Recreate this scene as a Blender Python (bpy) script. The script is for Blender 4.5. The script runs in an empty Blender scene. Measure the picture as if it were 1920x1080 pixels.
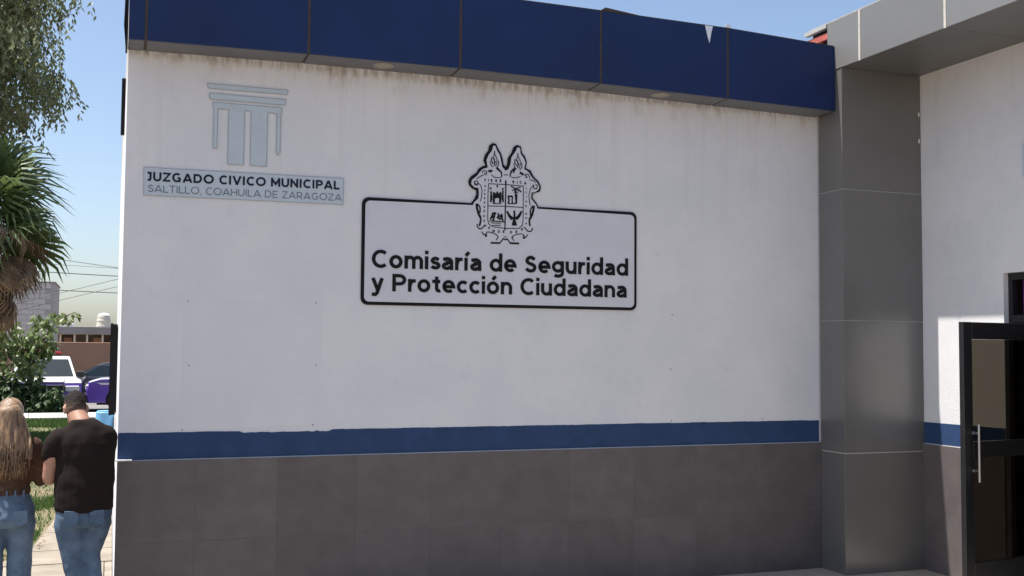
import bpy, bmesh, math, random
from mathutils import Vector, Matrix, noise
random.seed(7)
S = bpy.context.scene
COL = S.collection
PI = math.pi

# ---------------------------------------------------------------- camera
cd = bpy.data.cameras.new('camera'); cam = bpy.data.objects.new('camera', cd); COL.objects.link(cam)
yaw, pitch, roll = -0.353859, 0.0545023, 0.008
R0 = Vector((math.cos(yaw), math.sin(yaw), 0)); F0 = Vector((-math.sin(yaw), math.cos(yaw), 0)); UZ = Vector((0, 0, 1))
FW = math.cos(pitch)*F0 + math.sin(pitch)*UZ; U0 = -math.sin(pitch)*F0 + math.cos(pitch)*UZ
RT = math.cos(roll)*R0 + math.sin(roll)*U0; UP = -math.sin(roll)*R0 + math.cos(roll)*U0
mw = Matrix((( RT.x, UP.x, -FW.x, 0.0), (RT.y, UP.y, -FW.y, -8.448), (RT.z, UP.z, -FW.z, 2.0), (0, 0, 0, 1)))
cam.matrix_world = mw
cd.sensor_width = 36; cd.lens = 2026.5/1920*36; cd.clip_start = .05; cd.clip_end = 3000
S.camera = cam

# ---------------------------------------------------------------- light
SUN = Vector((-.88, .195, 2.255)).normalized()          # towards the sun
w = bpy.data.worlds.new('World'); S.world = w; w.use_nodes = True
nt = w.node_tree; bg = nt.nodes['Background']
sky = nt.nodes.new('ShaderNodeTexSky'); sky.sky_type = 'NISHITA'; sky.sun_disc = False
sky.sun_elevation = math.asin(SUN.z); sky.sun_rotation = math.atan2(SUN.x, SUN.y)
sky.air_density = 1.1; sky.dust_density = 6.5; sky.ozone_density = .8; sky.altitude = 1600
nt.links.new(sky.outputs[0], bg.inputs[0]); bg.inputs[1].default_value = .115
sl = bpy.data.lights.new('sun', 'SUN'); sl.energy = 5.0; sl.angle = math.radians(.5); sl.color = (1, .95, .88)
so = bpy.data.objects.new('sun', sl); COL.objects.link(so); so.location = (-20, 4, 50)
so.rotation_euler = (-SUN).to_track_quat('-Z', 'Y').to_euler()
S.view_settings.view_transform = 'Standard'; S.view_settings.look = 'None'
S.view_settings.exposure = .74; S.view_settings.gamma = 1; S.view_settings.use_curve_mapping = False

# ---------------------------------------------------------------- helpers
def tag(o, label=None, cat=None, group=None, kind=None):
    if label: o['label'] = label
    if cat: o['category'] = cat
    if group: o['group'] = group
    if kind: o['kind'] = kind
    return o
def empty(name, loc=(0, 0, 0), rz=0, label=None, cat=None, group=None):
    o = bpy.data.objects.new(name, None); COL.objects.link(o); o.location = loc; o.rotation_euler = (0, 0, rz)
    return tag(o, label, cat, group)
def put(name, me, parent=None, loc=(0, 0, 0), rot=None):
    o = bpy.data.objects.new(name, me); COL.objects.link(o); o.location = loc
    if rot: o.rotation_euler = rot
    if parent: o.parent = parent
    return o
class MB:
    def __init__(s): s.v = []; s.f = []; s.m = []; s.mi = 0
    def add(s, vs, fs):
        b = len(s.v); s.v += [tuple(p) for p in vs]; s.f += [tuple(i+b for i in f) for f in fs]; s.m += [s.mi]*len(fs); return s
    def box(s, x0, x1, y0, y1, z0, z1):
        return s.add([(x0,y0,z0),(x1,y0,z0),(x1,y1,z0),(x0,y1,z0),(x0,y0,z1),(x1,y0,z1),(x1,y1,z1),(x0,y1,z1)],
                     [(3,2,1,0),(4,5,6,7),(0,1,5,4),(1,2,6,5),(2,3,7,6),(3,0,4,7)])
    def cbox(s, x0, x1, y0, y1, z0, z1, b):            # box with all edges chamfered
        bm = bmesh.new(); m = Matrix.Translation(((x0+x1)/2, (y0+y1)/2, (z0+z1)/2)) @ Matrix.Diagonal((x1-x0, y1-y0, z1-z0, 1))
        bmesh.ops.create_cube(bm, size=1, matrix=m)
        bmesh.ops.bevel(bm, geom=bm.edges[:], offset=b, segments=1, affect='EDGES', clamp_overlap=True)
        bm.verts.index_update(); s.add([v.co[:] for v in bm.verts], [[v.index for v in f.verts] for f in bm.faces]); bm.free(); return s
    def prism(s, poly, fn, d0, d1):                    # poly: 2d; fn(u,v,d) -> 3d
        n = len(poly)
        s.add([fn(u, v, d0) for u, v in poly] + [fn(u, v, d1) for u, v in poly],
              [tuple(range(n)), tuple(range(2*n-1, n-1, -1))] + [(i, i+n, (i+1) % n+n, (i+1) % n) for i in range(n)]); return s
    def loft(s, secs, n=16, cap=True):                 # secs: (centre, a, b, uvec, vvec)
        b = len(s.v)
        for c, a, bb, u, v in secs:
            c = Vector(c); u = Vector(u); v = Vector(v)
            for i in range(n):
                t = 2*PI*i/n; s.v.append(tuple(c + u*(a*math.cos(t)) + v*(bb*math.sin(t))))
        k = len(secs)
        for j in range(k-1):
            for i in range(n):
                s.f.append((b+j*n+i, b+j*n+(i+1) % n, b+(j+1)*n+(i+1) % n, b+(j+1)*n+i)); s.m.append(s.mi)
        if cap:
            s.f.append(tuple(b+i for i in range(n-1, -1, -1))); s.f.append(tuple(b+(k-1)*n+i for i in range(n))); s.m += [s.mi]*2
        return s
    def tube(s, pts, rad, n=8):
        pts = [Vector(p) for p in pts]; secs = []
        if not hasattr(rad, '__len__'): rad = [rad]*len(pts)
        for i, p in enumerate(pts):
            d = (pts[min(i+1, len(pts)-1)] - pts[max(i-1, 0)]).normalized()
            u = d.cross(Vector((0, 0, 1)));
            if u.length < .1: u = d.cross(Vector((0, 1, 0)))
            u.normalize(); v = d.cross(u); secs.append((p, rad[i], rad[i], u, v))
        return s.loft(secs, n)
    def ribbon(s, pts, wd, fn, d0, d1, closed=False):  # flat stroke of width wd, from depth d0 to d1
        P = [Vector((p[0], p[1])) for p in pts]
        Q = [P[0]]
        for p in P[1:]:
            if (p-Q[-1]).length > 1e-6: Q.append(p)
        P = Q; n = len(P); L = []; Rr = []
        if closed and (P[0]-P[-1]).length < 1e-6: P = P[:-1]; n -= 1
        for i, p in enumerate(P):
            if closed: a = P[i-1]; b = P[(i+1) % n]
            else: a = P[max(i-1, 0)]; b = P[min(i+1, n-1)]
            d1_ = (p-a); d2_ = (b-p)
            if d1_.length < 1e-9: d1_ = d2_
            if d2_.length < 1e-9: d2_ = d1_
            d1_ = d1_.normalized(); d2_ = d2_.normalized()
            n1 = Vector((-d1_.y, d1_.x)); n2 = Vector((-d2_.y, d2_.x)); m = n1+n2
            if m.length < .3: m = n1
            m.normalize(); k = min(1/max(m.dot(n1), .4), 1.8)
            L.append(p+m*(wd/2*k)); Rr.append(p-m*(wd/2*k))
        b = len(s.v); m_ = n if closed else n-1
        for l, r in zip(L, Rr): s.v += [tuple(fn(l.x, l.y, d1)), tuple(fn(r.x, r.y, d1)), tuple(fn(l.x, l.y, d0)), tuple(fn(r.x, r.y, d0))]
        for i in range(m_):
            a = b+4*i; c = b+4*((i+1) % n)
            fs = [(a, a+1, c+1, c), (a+2, a, c, c+2), (a+1, a+3, c+3, c+1)]
            s.f += fs; s.m += [s.mi]*3
        if not closed: s.f += [(b+2, b+3, b+1, b), (b+4*(n-1), b+4*(n-1)+1, b+4*(n-1)+3, b+4*(n-1)+2)]; s.m += [s.mi]*2
        return s
    def mesh(s, name, mats, smooth=False):
        me = bpy.data.meshes.new(name); me.from_pydata(s.v, [], s.f)
        if not isinstance(mats, (list, tuple)): mats = [mats]
        for m in mats: me.materials.append(m)
        if len(mats) > 1: me.polygons.foreach_set('material_index', s.m)
        if smooth is True: me.polygons.foreach_set('use_smooth', [True]*len(me.polygons))
        bm = bmesh.new(); bm.from_mesh(me); bmesh.ops.recalc_face_normals(bm, faces=bm.faces); bm.to_mesh(me); bm.free()
        if smooth == 'auto': me.polygons.foreach_set('use_smooth', [True]*len(me.polygons)); me.set_sharp_from_angle(angle=math.radians(35))
        me.update(); return me
    def build(s, name, mats, parent=None, loc=(0, 0, 0), smooth=False, rot=None):
        return put(name, s.mesh(name, mats, smooth), parent, loc, rot)

def mat(name, col, rough=.7, var=0, vscale=3, metal=0, bump=0, bscale=40, spec=.5, col2=None, stretch=None, coat=0, rand=0, trans=0):
    m = bpy.data.materials.new(name); m.use_nodes = True; n = m.node_tree; L = n.links
    p = n.nodes['Principled BSDF']; p.inputs['Base Color'].default_value = (*col, 1); p.inputs['Roughness'].default_value = rough
    p.inputs['Metallic'].default_value = metal; p.inputs['Specular IOR Level'].default_value = spec; p.inputs['Coat Weight'].default_value = coat; p.inputs['Coat Roughness'].default_value = .3 if metal else .04
    tc = n.nodes.new('ShaderNodeTexCoord'); src = tc.outputs['Object']
    if stretch:
        mp = n.nodes.new('ShaderNodeMapping'); mp.inputs['Scale'].default_value = stretch; L.new(src, mp.inputs[0]); src = mp.outputs[0]
    out = None
    if var or col2:
        nz = n.nodes.new('ShaderNodeTexNoise'); nz.inputs['Scale'].default_value = vscale; nz.inputs['Detail'].default_value = 7; nz.inputs['Roughness'].default_value = .62
        L.new(src, nz.inputs['Vector'])
        cr = n.nodes.new('ShaderNodeValToRGB'); cr.color_ramp.elements[0].position = .34; cr.color_ramp.elements[1].position = .66
        a = [c*(1-var) for c in col]; b = [min(1, c*(1+var)) for c in (col2 or col)]
        cr.color_ramp.elements[0].color = (*a, 1); cr.color_ramp.elements[1].color = (*b, 1)
        L.new(nz.outputs['Fac'], cr.inputs[0]); out = cr.outputs[0]; L.new(out, p.inputs['Base Color'])
    if rand:
        oi = n.nodes.new('ShaderNodeObjectInfo'); mr = n.nodes.new('ShaderNodeMapRange'); mr.inputs['To Min'].default_value = 1-rand; mr.inputs['To Max'].default_value = 1+rand
        L.new(oi.outputs['Random'], mr.inputs[0]); mx = n.nodes.new('ShaderNodeVectorMath'); mx.operation = 'SCALE'
        if out: L.new(out, mx.inputs[0])
        else: mx.inputs[0].default_value = col
        L.new(mr.outputs[0], mx.inputs['Scale']); L.new(mx.outputs[0], p.inputs['Base Color']); out = mx.outputs[0]
    if bump:
        nb = n.nodes.new('ShaderNodeTexNoise'); nb.inputs['Scale'].default_value = bscale; nb.inputs['Detail'].default_value = 5; L.new(src, nb.inputs['Vector'])
        bp = n.nodes.new('ShaderNodeBump'); bp.inputs['Strength'].default_value = bump; bp.inputs['Distance'].default_value = .01
        L.new(nb.outputs['Fac'], bp.inputs['Height']); L.new(bp.outputs[0], p.inputs['Normal'])
    if trans:                                          # thin leaf: some light passes
        tr = n.nodes.new('ShaderNodeBsdfTranslucent'); ms = n.nodes.new('ShaderNodeMixShader'); ms.inputs[0].default_value = trans
        if out: L.new(out, tr.inputs[0])
        else: tr.inputs[0].default_value = (*col, 1)
        L.new(p.outputs[0], ms.inputs[1]); L.new(tr.outputs[0], ms.inputs[2]); L.new(ms.outputs[0], n.nodes['Material Output'].inputs[0])
    return m

def plaster(name, top):                                # white paint, rain streaks and brown stains below the canopy
    m = mat(name, (.60, .60, .60), .82, bump=.22, bscale=60, spec=.3); n = m.node_tree; L = n.links; p = n.nodes['Principled BSDF']
    N = n.nodes.new
    g = N('ShaderNodeNewGeometry'); sx = N('ShaderNodeSeparateXYZ'); L.new(g.outputs['Position'], sx.inputs[0])
    def noise_(sc, scale, det=6, ro=.6):
        mp = N('ShaderNodeMapping'); mp.inputs['Scale'].default_value = sc; L.new(g.outputs['Position'], mp.inputs[0])
        z = N('ShaderNodeTexNoise'); z.inputs['Scale'].default_value = scale; z.inputs['Detail'].default_value = det; z.inputs['Roughness'].default_value = ro; L.new(mp.outputs[0], z.inputs['Vector']); return z.outputs['Fac']
    def rng(x, a, b, c=0, d=1):
        r = N('ShaderNodeMapRange'); r.interpolation_type = 'SMOOTHSTEP'; r.inputs[1].default_value = a; r.inputs[2].default_value = b; r.inputs[3].default_value = c; r.inputs[4].default_value = d; L.new(x, r.inputs[0]); return r.outputs[0]
    def mul(a, b, op='MULTIPLY'):
        r = N('ShaderNodeMath'); r.operation = op
        for k, q in enumerate((a, b)):
            if isinstance(q, (int, float)): r.inputs[k].default_value = q
            else: L.new(q, r.inputs[k])
        return r.outputs[0]
    def mix(f, a, c):
        r = N('ShaderNodeMix'); r.data_type = 'RGBA'; L.new(f, r.inputs[0])
        if isinstance(a, tuple): r.inputs[6].default_value = (*a, 1)
        else: L.new(a, r.inputs[6])
        r.inputs[7].default_value = (*c, 1); return r.outputs[2]
    base = mix(rng(noise_((1, 1, 1), 1.3), .35, .65), (.65, .655, .672), (.702, .70, .708))
    base = mix(mul(rng(noise_((1, 1, 1), 9, 8, .7), .5, .8), .35), base, (.52, .52, .53))
    streak = mul(rng(noise_((7, 7, .12), 1.6), .52, .68), rng(sx.outputs[2], top-1.6, top, 0, 1))
    base = mix(mul(streak, .11), base, (.33, .29, .24))
    fine = mul(rng(noise_((22, 22, .5), 1.0, 2), .63, .68), rng(sx.outputs[2], top-.55, top-.02, 0, 1))
    base = mix(mul(fine, .26), base, (.25, .20, .15))
    brown = mul(rng(mul(noise_((2.2, 2.2, .8), 1.5), mul(noise_((8, 8, 2.5), 2), .5), 'ADD'), .72, .98), rng(sx.outputs[2], top-.22, top-.01, 0, 1))
    base = mix(mul(brown, .62), base, (.30, .21, .14))
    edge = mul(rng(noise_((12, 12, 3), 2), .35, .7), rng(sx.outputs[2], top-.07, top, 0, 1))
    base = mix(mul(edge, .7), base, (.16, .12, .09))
    L.new(base, p.inputs['Base Color']); return m

M = {}
M['plaster'] = plaster('white painted plaster', 4.19)
M['plaster2'] = plaster('white painted plaster wing', 4.75)
M['stripe'] = mat('navy stripe paint', (.022, .051, .128), .7, .14, 5, bump=.1, bscale=60, spec=.3)
M['bluepanel'] = mat('blue composite panel', (.0065, .021, .088), .45, .14, 1.0, spec=.3)
M['undergrey'] = mat('grey canopy underside', (.13, .135, .15), .6, .1, 3)
M['tile'] = mat('dark porcelain tile', (.103, .090, .090), .42, .07, 5, spec=.4, rand=.10, col2=(.115, .100, .099), bump=.04, bscale=20)
M['tilebed'] = mat('tile grout', (.20, .19, .185), .9)
M['acm'] = mat('shaded grey composite cladding', (.165, .160, .152), .30, .05, 2.0, metal=.25, spec=.5, coat=.3, rand=.03)  # same panels as the fascia, darkened to hold the column's shade
M['acmsunlit'] = mat('sunlit grey composite fascia', (.205, .205, .20), .42, .05, 1.5, metal=.2, spec=.5, rand=.03)  # lighter copy of the column cladding, sun put into its tone
M['soffit'] = mat('grey soffit panel', (.15, .15, .145), .45, .06, 1.5, metal=.3)
M['sealant'] = mat('pale joint sealant', (.50, .475, .42), .6, .1, 20)
M['sealgrey'] = mat('grey joint sealant', (.36, .36, .35), .6, .15, 20)
M['brownseam'] = mat('brown dusty seam', (.055, .042, .035), .8, .2, 14)
M['black'] = mat('black paint', (.006, .006, .008), .6, .1, 10, spec=.2)
M['signface'] = mat('pale sign face', (.58, .60, .64), .55, .03, 6)
M['silver'] = mat('silver blue film', (.47, .54, .585), .5, .05, 8)
M['silveredge'] = mat('sign edge', (.27, .30, .33), .5)
M['navytext'] = mat('dark navy lettering', (.010, .013, .03), .6, spec=.2)
M['greytext'] = mat('grey lettering', (.12, .15, .19), .6)
M['chrome'] = mat('brushed steel', (.42, .42, .42), .32, metal=1)
M['doorframe'] = mat('black aluminium', (.012, .012, .013), .38, .15, 20)
M['white'] = mat('white paint', (.75, .75, .73), .5, .05, 10)
M['lens'] = mat('downlight lens', (.30, .28, .22), .5); M['lampring'] = mat('dusty lamp ring', (.26, .25, .23), .6)
M['redsteel'] = mat('red oxide steel', (.42, .10, .075), .6, .2, 10)
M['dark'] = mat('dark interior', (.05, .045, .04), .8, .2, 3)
M['purple'] = mat('purple banner', (.10, .012, .16), .6, .3, 4)
M['film'] = mat('torn white film', (.72, .76, .80), .5)
M['concrete'] = mat('concrete', (.225, .195, .155), .88, .18, 2.2, bump=.25, bscale=60, col2=(.26, .225, .18))
M['plaza'] = mat('grey paving', (.30, .27, .23), .85, .12, 2.5, bump=.2, bscale=50)
M['asphalt'] = mat('worn asphalt', (.20, .19, .18), .9, .2, 1.2, bump=.2, bscale=30)
M['earth'] = mat('dry earth', (.24, .175, .12), .95, .25, .6, bump=.3, bscale=12)
M['lawn'] = mat('patchy lawn soil', (.07, .095, .028), .95, .2, .9, col2=(.20, .155, .095), bump=.4, bscale=25)
M['grass'] = mat('grass blades', (.07, .13, .025), .7, .35, 6, trans=.3)
M['kerbpaint'] = mat('whitewashed kerb', (.62, .60, .55), .8, .15, 5)

def glass(name, tint, rough=.0, fres=1.5):
    m = bpy.data.materials.new(name); m.use_nodes = True; n = m.node_tree; n.nodes.remove(n.nodes['Principled BSDF'])
    t = n.nodes.new('ShaderNodeBsdfTransparent'); t.inputs[0].default_value = (*tint, 1)
    g = n.nodes.new('ShaderNodeBsdfGlossy'); g.inputs['Roughness'].default_value = rough
    fr = n.nodes.new('ShaderNodeFresnel'); fr.inputs[0].default_value = fres
    mx = n.nodes.new('ShaderNodeMixShader'); n.links.new(fr.outputs[0], mx.inputs[0]); n.links.new(t.outputs[0], mx.inputs[1]); n.links.new(g.outputs[0], mx.inputs[2])
    ge = n.nodes.new('ShaderNodeNewGeometry'); iv = n.nodes.new('ShaderNodeMath'); iv.operation = 'SUBTRACT'; iv.inputs[0].default_value = 1; n.links.new(ge.outputs['Backfacing'], iv.inputs[1])
    ml = n.nodes.new('ShaderNodeMath'); ml.operation = 'MULTIPLY'; n.links.new(fr.outputs[0], ml.inputs[0]); n.links.new(iv.outputs[0], ml.inputs[1]); n.links.new(ml.outputs[0], mx.inputs[0])
    n.links.new(mx.outputs[0], n.nodes['Material Output'].inputs[0]); return m
M['tint'] = glass('dark tinted glass', (.285, .265, .235))      # a pane has two faces
M['carglass'] = mat('car glass', (.02, .028, .03), .06, spec=.8)
OUTER=[(2.7542,3.1837),(2.7818,3.2226),(2.7982,3.2609),(2.7948,3.2912),(2.7559,3.3095),(2.7299,3.3367),(2.7274,3.3695),(2.7463,3.4035),(2.7976,3.4397),(2.8145,3.4738),(2.8489,3.4967),(2.8748,3.5046),(2.857,3.5469),(2.8696,3.5933),(2.8996,3.6327),(2.9036,3.6704),(2.9339,3.6967),(2.9645,3.6914),(2.9824,3.6553),(3.009,3.6155),(3.0248,3.5708),(3.0318,3.5254),(3.0518,3.5017),(3.067,3.5236),(3.0709,3.5781),(3.1058,3.6306),(3.1231,3.6779),(3.154,3.6969),(3.1874,3.6846),(3.1967,3.6328),(3.2237,3.6053),(3.2419,3.5562),(3.2312,3.5051),(3.276,3.487),(3.3032,3.4383),(3.3484,3.399),(3.3712,3.3541),(3.3625,3.3157),(3.3469,3.3085),(3.2974,3.292),(3.2948,3.2564),(3.3359,3.2096),(3.3478,3.1829)]
INNER=[(2.7656,3.1656),(2.7765,3.1903),(2.8125,3.2243),(2.8176,3.2728),(2.8118,3.3128),(2.7774,3.3149),(2.7491,3.342),(2.7552,3.3753),(2.8022,3.4153),(2.8234,3.4455),(2.8491,3.4719),(2.8924,3.4871),(2.8809,3.5485),(2.9,3.5954),(2.928,3.6306),(2.9385,3.6729),(2.9559,3.6742),(2.9694,3.6377),(2.996,3.5979),(3.0097,3.5406),(3.0189,3.4996),(3.0499,3.4683),(3.0761,3.4866),(3.0934,3.5337),(3.1017,3.5885),(3.1367,3.637),(3.1541,3.6759),(3.1764,3.6692),(3.1812,3.6234),(3.2082,3.5875),(3.2263,3.5509),(3.2134,3.4956),(3.2537,3.473),(3.2854,3.4288),(3.3305,3.3895),(3.3532,3.353),(3.3444,3.3273),(3.3177,3.3068),(3.2828,3.2994),(3.2774,3.25),(3.3243,3.1981),(3.3362,3.166)]
ART=[(0.005,[(2.8996,3.3516),(2.8948,3.2664),(2.8946,3.0519),(2.9046,3.0149),(2.9415,2.9941),(3.0494,2.9851),(3.1696,2.9906),(3.201,3.018),(3.2082,3.0671),(3.2082,3.3495),(3.0518,3.3537),(2.8996,3.3516)]),(0.0078,[(3.0517,3.3726),(3.0489,3.1672),(3.0467,2.9677)]),(0.0044,[(2.8992,3.1658),(3.0489,3.1704),(3.2085,3.1691)]),(0.0144,[(2.9472,3.2829),(2.9464,3.1941)]),(0.0144,[(3.004,3.2861),(3.0019,3.1971)]),(0.01,[(2.94,3.2663),(3.0115,3.2704)]),(0.0133,[(2.9419,3.2503),(3.0099,3.2541)]),(0.0111,[(2.9755,3.2899),(2.9759,3.2495)]),(0.0089,[(2.9561,3.2366),(2.9759,3.2441),(2.9959,3.2388)]),(0.0111,[(2.9205,3.2894),(2.9249,3.2466),(2.9197,3.198)]),(0.0144,[(2.9232,3.2519),(2.9235,3.2143)]),(0.01,[(3.0266,3.3009),(3.0242,3.2522),(3.0303,3.204)]),(0.0133,[(3.0241,3.263),(3.0256,3.2199)]),(0.0133,[(2.9118,3.3131),(2.9254,3.3139)]),(0.0133,[(2.9683,3.3342),(2.9819,3.335)]),(0.0133,[(3.0179,3.3139),(3.0316,3.3147)]),(0.0039,[(2.9396,3.1883),(3.0134,3.1912)]),(0.0078,[(3.0977,3.3429),(3.141,3.3211),(3.1901,3.3022)]),(0.0066,[(3.1066,3.3055),(3.1438,3.3267),(3.184,3.3399)]),(0.01,[(3.1352,3.3235),(3.1384,3.2803),(3.1418,3.2263)]),(0.0089,[(3.1611,3.3195),(3.1901,3.2995)]),(0.0111,[(3.0687,3.2547),(3.1128,3.2582)]),(0.01,[(3.0727,3.2549),(3.0816,3.223),(3.0732,3.1966)]),(0.0066,[(3.0704,3.1953),(3.1477,3.1984)]),(0.0122,[(3.1471,3.2808),(3.1449,3.1993)]),(0.0078,[(3.1128,3.2572),(3.1073,3.2244),(3.1133,3.2003)]),(0.0078,[(3.1239,3.2957),(3.1613,3.2951)]),(0.0111,[(2.9183,3.053),(2.9404,3.1078)]),(0.0111,[(2.941,3.0434),(2.9574,3.106)]),(0.0111,[(2.9576,3.0872),(2.9238,3.0694)]),(0.0111,[(2.9857,3.1101),(2.9917,3.0727)]),(0.0111,[(3.0,3.0947),(3.0317,3.0478)]),(0.0111,[(2.9347,3.1075),(2.9687,3.1092)]),(0.0111,[(3.0141,3.1061),(3.023,3.0743)]),(0.0111,[(2.9746,3.0773),(3.0089,3.0574)]),(0.0066,[(2.9099,3.0419),(2.9636,3.0418),(3.0432,3.0376)]),(0.0044,[(2.9242,3.0265),(3.0092,3.0252)]),(0.0044,[(2.9357,3.0056),(3.0093,3.0091)]),(0.0122,[(3.0624,3.1301),(3.0884,3.0937),(3.123,3.0711)]),(0.0078,[(3.0682,3.1143),(3.0828,3.0826),(3.1116,3.0624)]),(0.0122,[(3.1943,3.1369),(3.1687,3.0977),(3.1344,3.0716)]),(0.0078,[(3.1916,3.1205),(3.1746,3.0871),(3.146,3.0641)]),(0.0122,[(3.127,3.1389),(3.1312,3.112),(3.1276,3.0632)]),(0.0144,[(3.1276,3.0632),(3.1177,3.0195)]),(0.0144,[(3.1276,3.0632),(3.1435,3.0207)]),(0.0111,[(3.1091,3.0202),(3.1521,3.02)]),(0.0066,[(3.0944,3.067),(3.1002,3.0592)]),(0.0066,[(3.1574,3.07),(3.1604,3.0621)]),(0.0144,[(2.7962,3.1806),(2.7994,3.1434),(2.8138,3.0961),(2.831,3.0649)]),(0.0089,[(2.8046,3.1757),(2.8245,3.1554),(2.8275,3.1342),(2.825,3.102)]),(0.0111,[(2.828,3.0807),(2.8339,3.049),(2.8287,3.0167),(2.8205,2.9949)]),(0.0066,[(2.7981,2.9992),(2.8151,2.976),(2.8347,2.9716),(2.8737,3.0027)]),(0.0055,[(2.8008,3.0047),(2.8091,3.0104)]),(0.0066,[(2.8624,3.0076),(2.8822,2.9978)]),(0.0144,[(3.304,3.1888),(3.3013,3.1587),(3.29,3.1146),(3.27,3.0755)]),(0.0089,[(3.2953,3.1883),(3.2752,3.1573),(3.2725,3.1246),(3.2756,3.103)]),(0.0111,[(3.267,3.0862),(3.2644,3.0481),(3.2705,3.0158)]),(0.0066,[(3.2967,2.9925),(3.2795,2.97),(3.2505,2.9715),(3.2185,3.0052)]),(0.0055,[(3.2909,2.995),(3.2822,3.0)]),(0.0066,[(2.8434,2.9479),(2.8576,2.9272),(2.8886,2.9179)]),(0.0122,[(2.8717,2.9198),(2.8887,2.9136)]),(0.0055,[(2.8911,2.95),(2.9306,2.9464),(2.976,2.927),(2.9875,2.9114),(2.9708,2.8839)]),(0.0066,[(2.8884,2.9446),(2.8745,2.9226)]),(0.0055,[(3.1987,2.9475),(3.147,2.9398),(3.1156,2.9223),(3.1129,2.906),(3.1303,2.8851)]),(0.0122,[(3.2076,2.9154),(3.2278,2.9136)]),(0.0066,[(3.2278,2.9163),(3.2536,2.9418)]),(0.0078,[(3.2074,2.9452),(3.2191,2.9213)]),(0.0089,[(3.1117,2.9167),(3.1118,2.9032)]),(0.0111,[(2.923,2.8594),(3.0022,2.861)]),(0.0072,[(3.0022,2.861),(3.0331,2.8999),(3.0502,2.8899),(3.0673,2.8987),(3.0932,2.8648)]),(0.0111,[(3.0904,2.8646),(3.1735,2.8642)]),(0.0044,[(3.0386,2.9136),(3.0614,2.9135)]),(0.0044,[(2.8028,3.3576),(2.8311,3.3325),(2.8428,3.2849),(2.8388,3.2365),(2.8268,3.1983)]),(0.0055,[(2.7748,3.3559),(2.7806,3.3348),(2.803,3.3362),(2.8056,3.3551)]),(0.0044,[(3.3056,3.3662),(3.2709,3.3314),(3.2586,3.2762),(3.2631,3.222),(3.272,3.1898)]),(0.0055,[(3.2939,3.3655),(3.3058,3.3334),(3.3291,3.3348),(3.3348,3.3624),(3.3172,3.3723)]),(0.0068,[(2.9498,3.628),(2.9479,3.5987)]),(0.0047,[(2.9479,3.6029),(2.9351,3.5688),(2.9572,3.5371),(2.9444,3.503)]),(0.0047,[(2.9523,3.5991),(2.9701,3.567),(2.9704,3.5296),(2.9576,3.4997)]),(0.006,[(2.9241,3.5763),(2.9222,3.5513),(2.9378,3.5192)]),(0.0051,[(2.9136,3.5424),(2.9182,3.5096),(2.9358,3.4941)]),(0.0055,[(2.9833,3.5513),(2.9859,3.514),(2.9664,3.4878)]),(0.0038,[(2.9482,3.5697),(2.9487,3.5116)]),(0.0068,[(3.1577,3.6251),(3.1557,3.5956)]),(0.0047,[(3.1557,3.5998),(3.1426,3.5654),(3.1651,3.5334),(3.1521,3.4991)]),(0.0047,[(3.1601,3.5959),(3.1782,3.5636),(3.1785,3.5259),(3.1654,3.4958)]),(0.006,[(3.1315,3.573),(3.1295,3.5478),(3.1453,3.5154)]),(0.0051,[(3.1207,3.5388),(3.1254,3.5057),(3.1433,3.4902)]),(0.0055,[(3.1916,3.5478),(3.1942,3.5102),(3.1744,3.4838)]),(0.0038,[(3.1559,3.5663),(3.1564,3.5078)]),(0.0145,[(2.9664,3.492),(2.9928,3.4688)]),(0.0111,[(2.9884,3.4726),(3.0149,3.4494)]),(0.0077,[(3.0105,3.4533),(3.0152,3.4203)]),(0.0145,[(3.1379,3.4948),(3.1071,3.4761)]),(0.0111,[(3.1027,3.4758),(3.0941,3.4544)]),(0.0077,[(3.0941,3.4544),(3.0877,3.4207)]),(0.0085,[(3.1292,3.4817),(3.1161,3.4558)]),(0.0128,[(2.8948,3.455),(2.9318,3.4628)]),(0.0068,[(2.9013,3.4587),(2.9188,3.4474)]),(0.0051,[(2.8408,3.4383),(2.8493,3.4554),(2.8709,3.4589),(2.8841,3.4452),(2.8756,3.424),(2.8625,3.4314),(2.8667,3.4441)]),(0.0034,[(2.9234,3.427),(2.9497,3.4079),(3.0022,3.407),(3.0152,3.4203)]),(0.0145,[(3.1759,3.4638),(3.2094,3.445)]),(0.0051,[(3.2206,3.4373),(3.2271,3.4503),(3.2494,3.4538),(3.2629,3.4358),(3.2631,3.419)]),(0.006,[(3.2316,3.4443),(3.2318,3.4213),(3.2451,3.4305)]),(0.0034,[(3.0988,3.4172),(3.1474,3.416),(3.1828,3.4308)]),(0.0051,[(2.7727,3.3475),(2.7768,3.3642),(2.7983,3.3697),(2.8093,3.3497),(2.7943,3.3365),(2.7835,3.3482)]),(0.003,[(2.7938,3.3859),(2.8195,3.404),(2.8539,3.4226)]),(0.003,[(3.317,3.3887),(3.2945,3.4041),(3.2632,3.4064)]),(0.003,[(3.0326,3.4339),(3.0722,3.4364)])]
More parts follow.
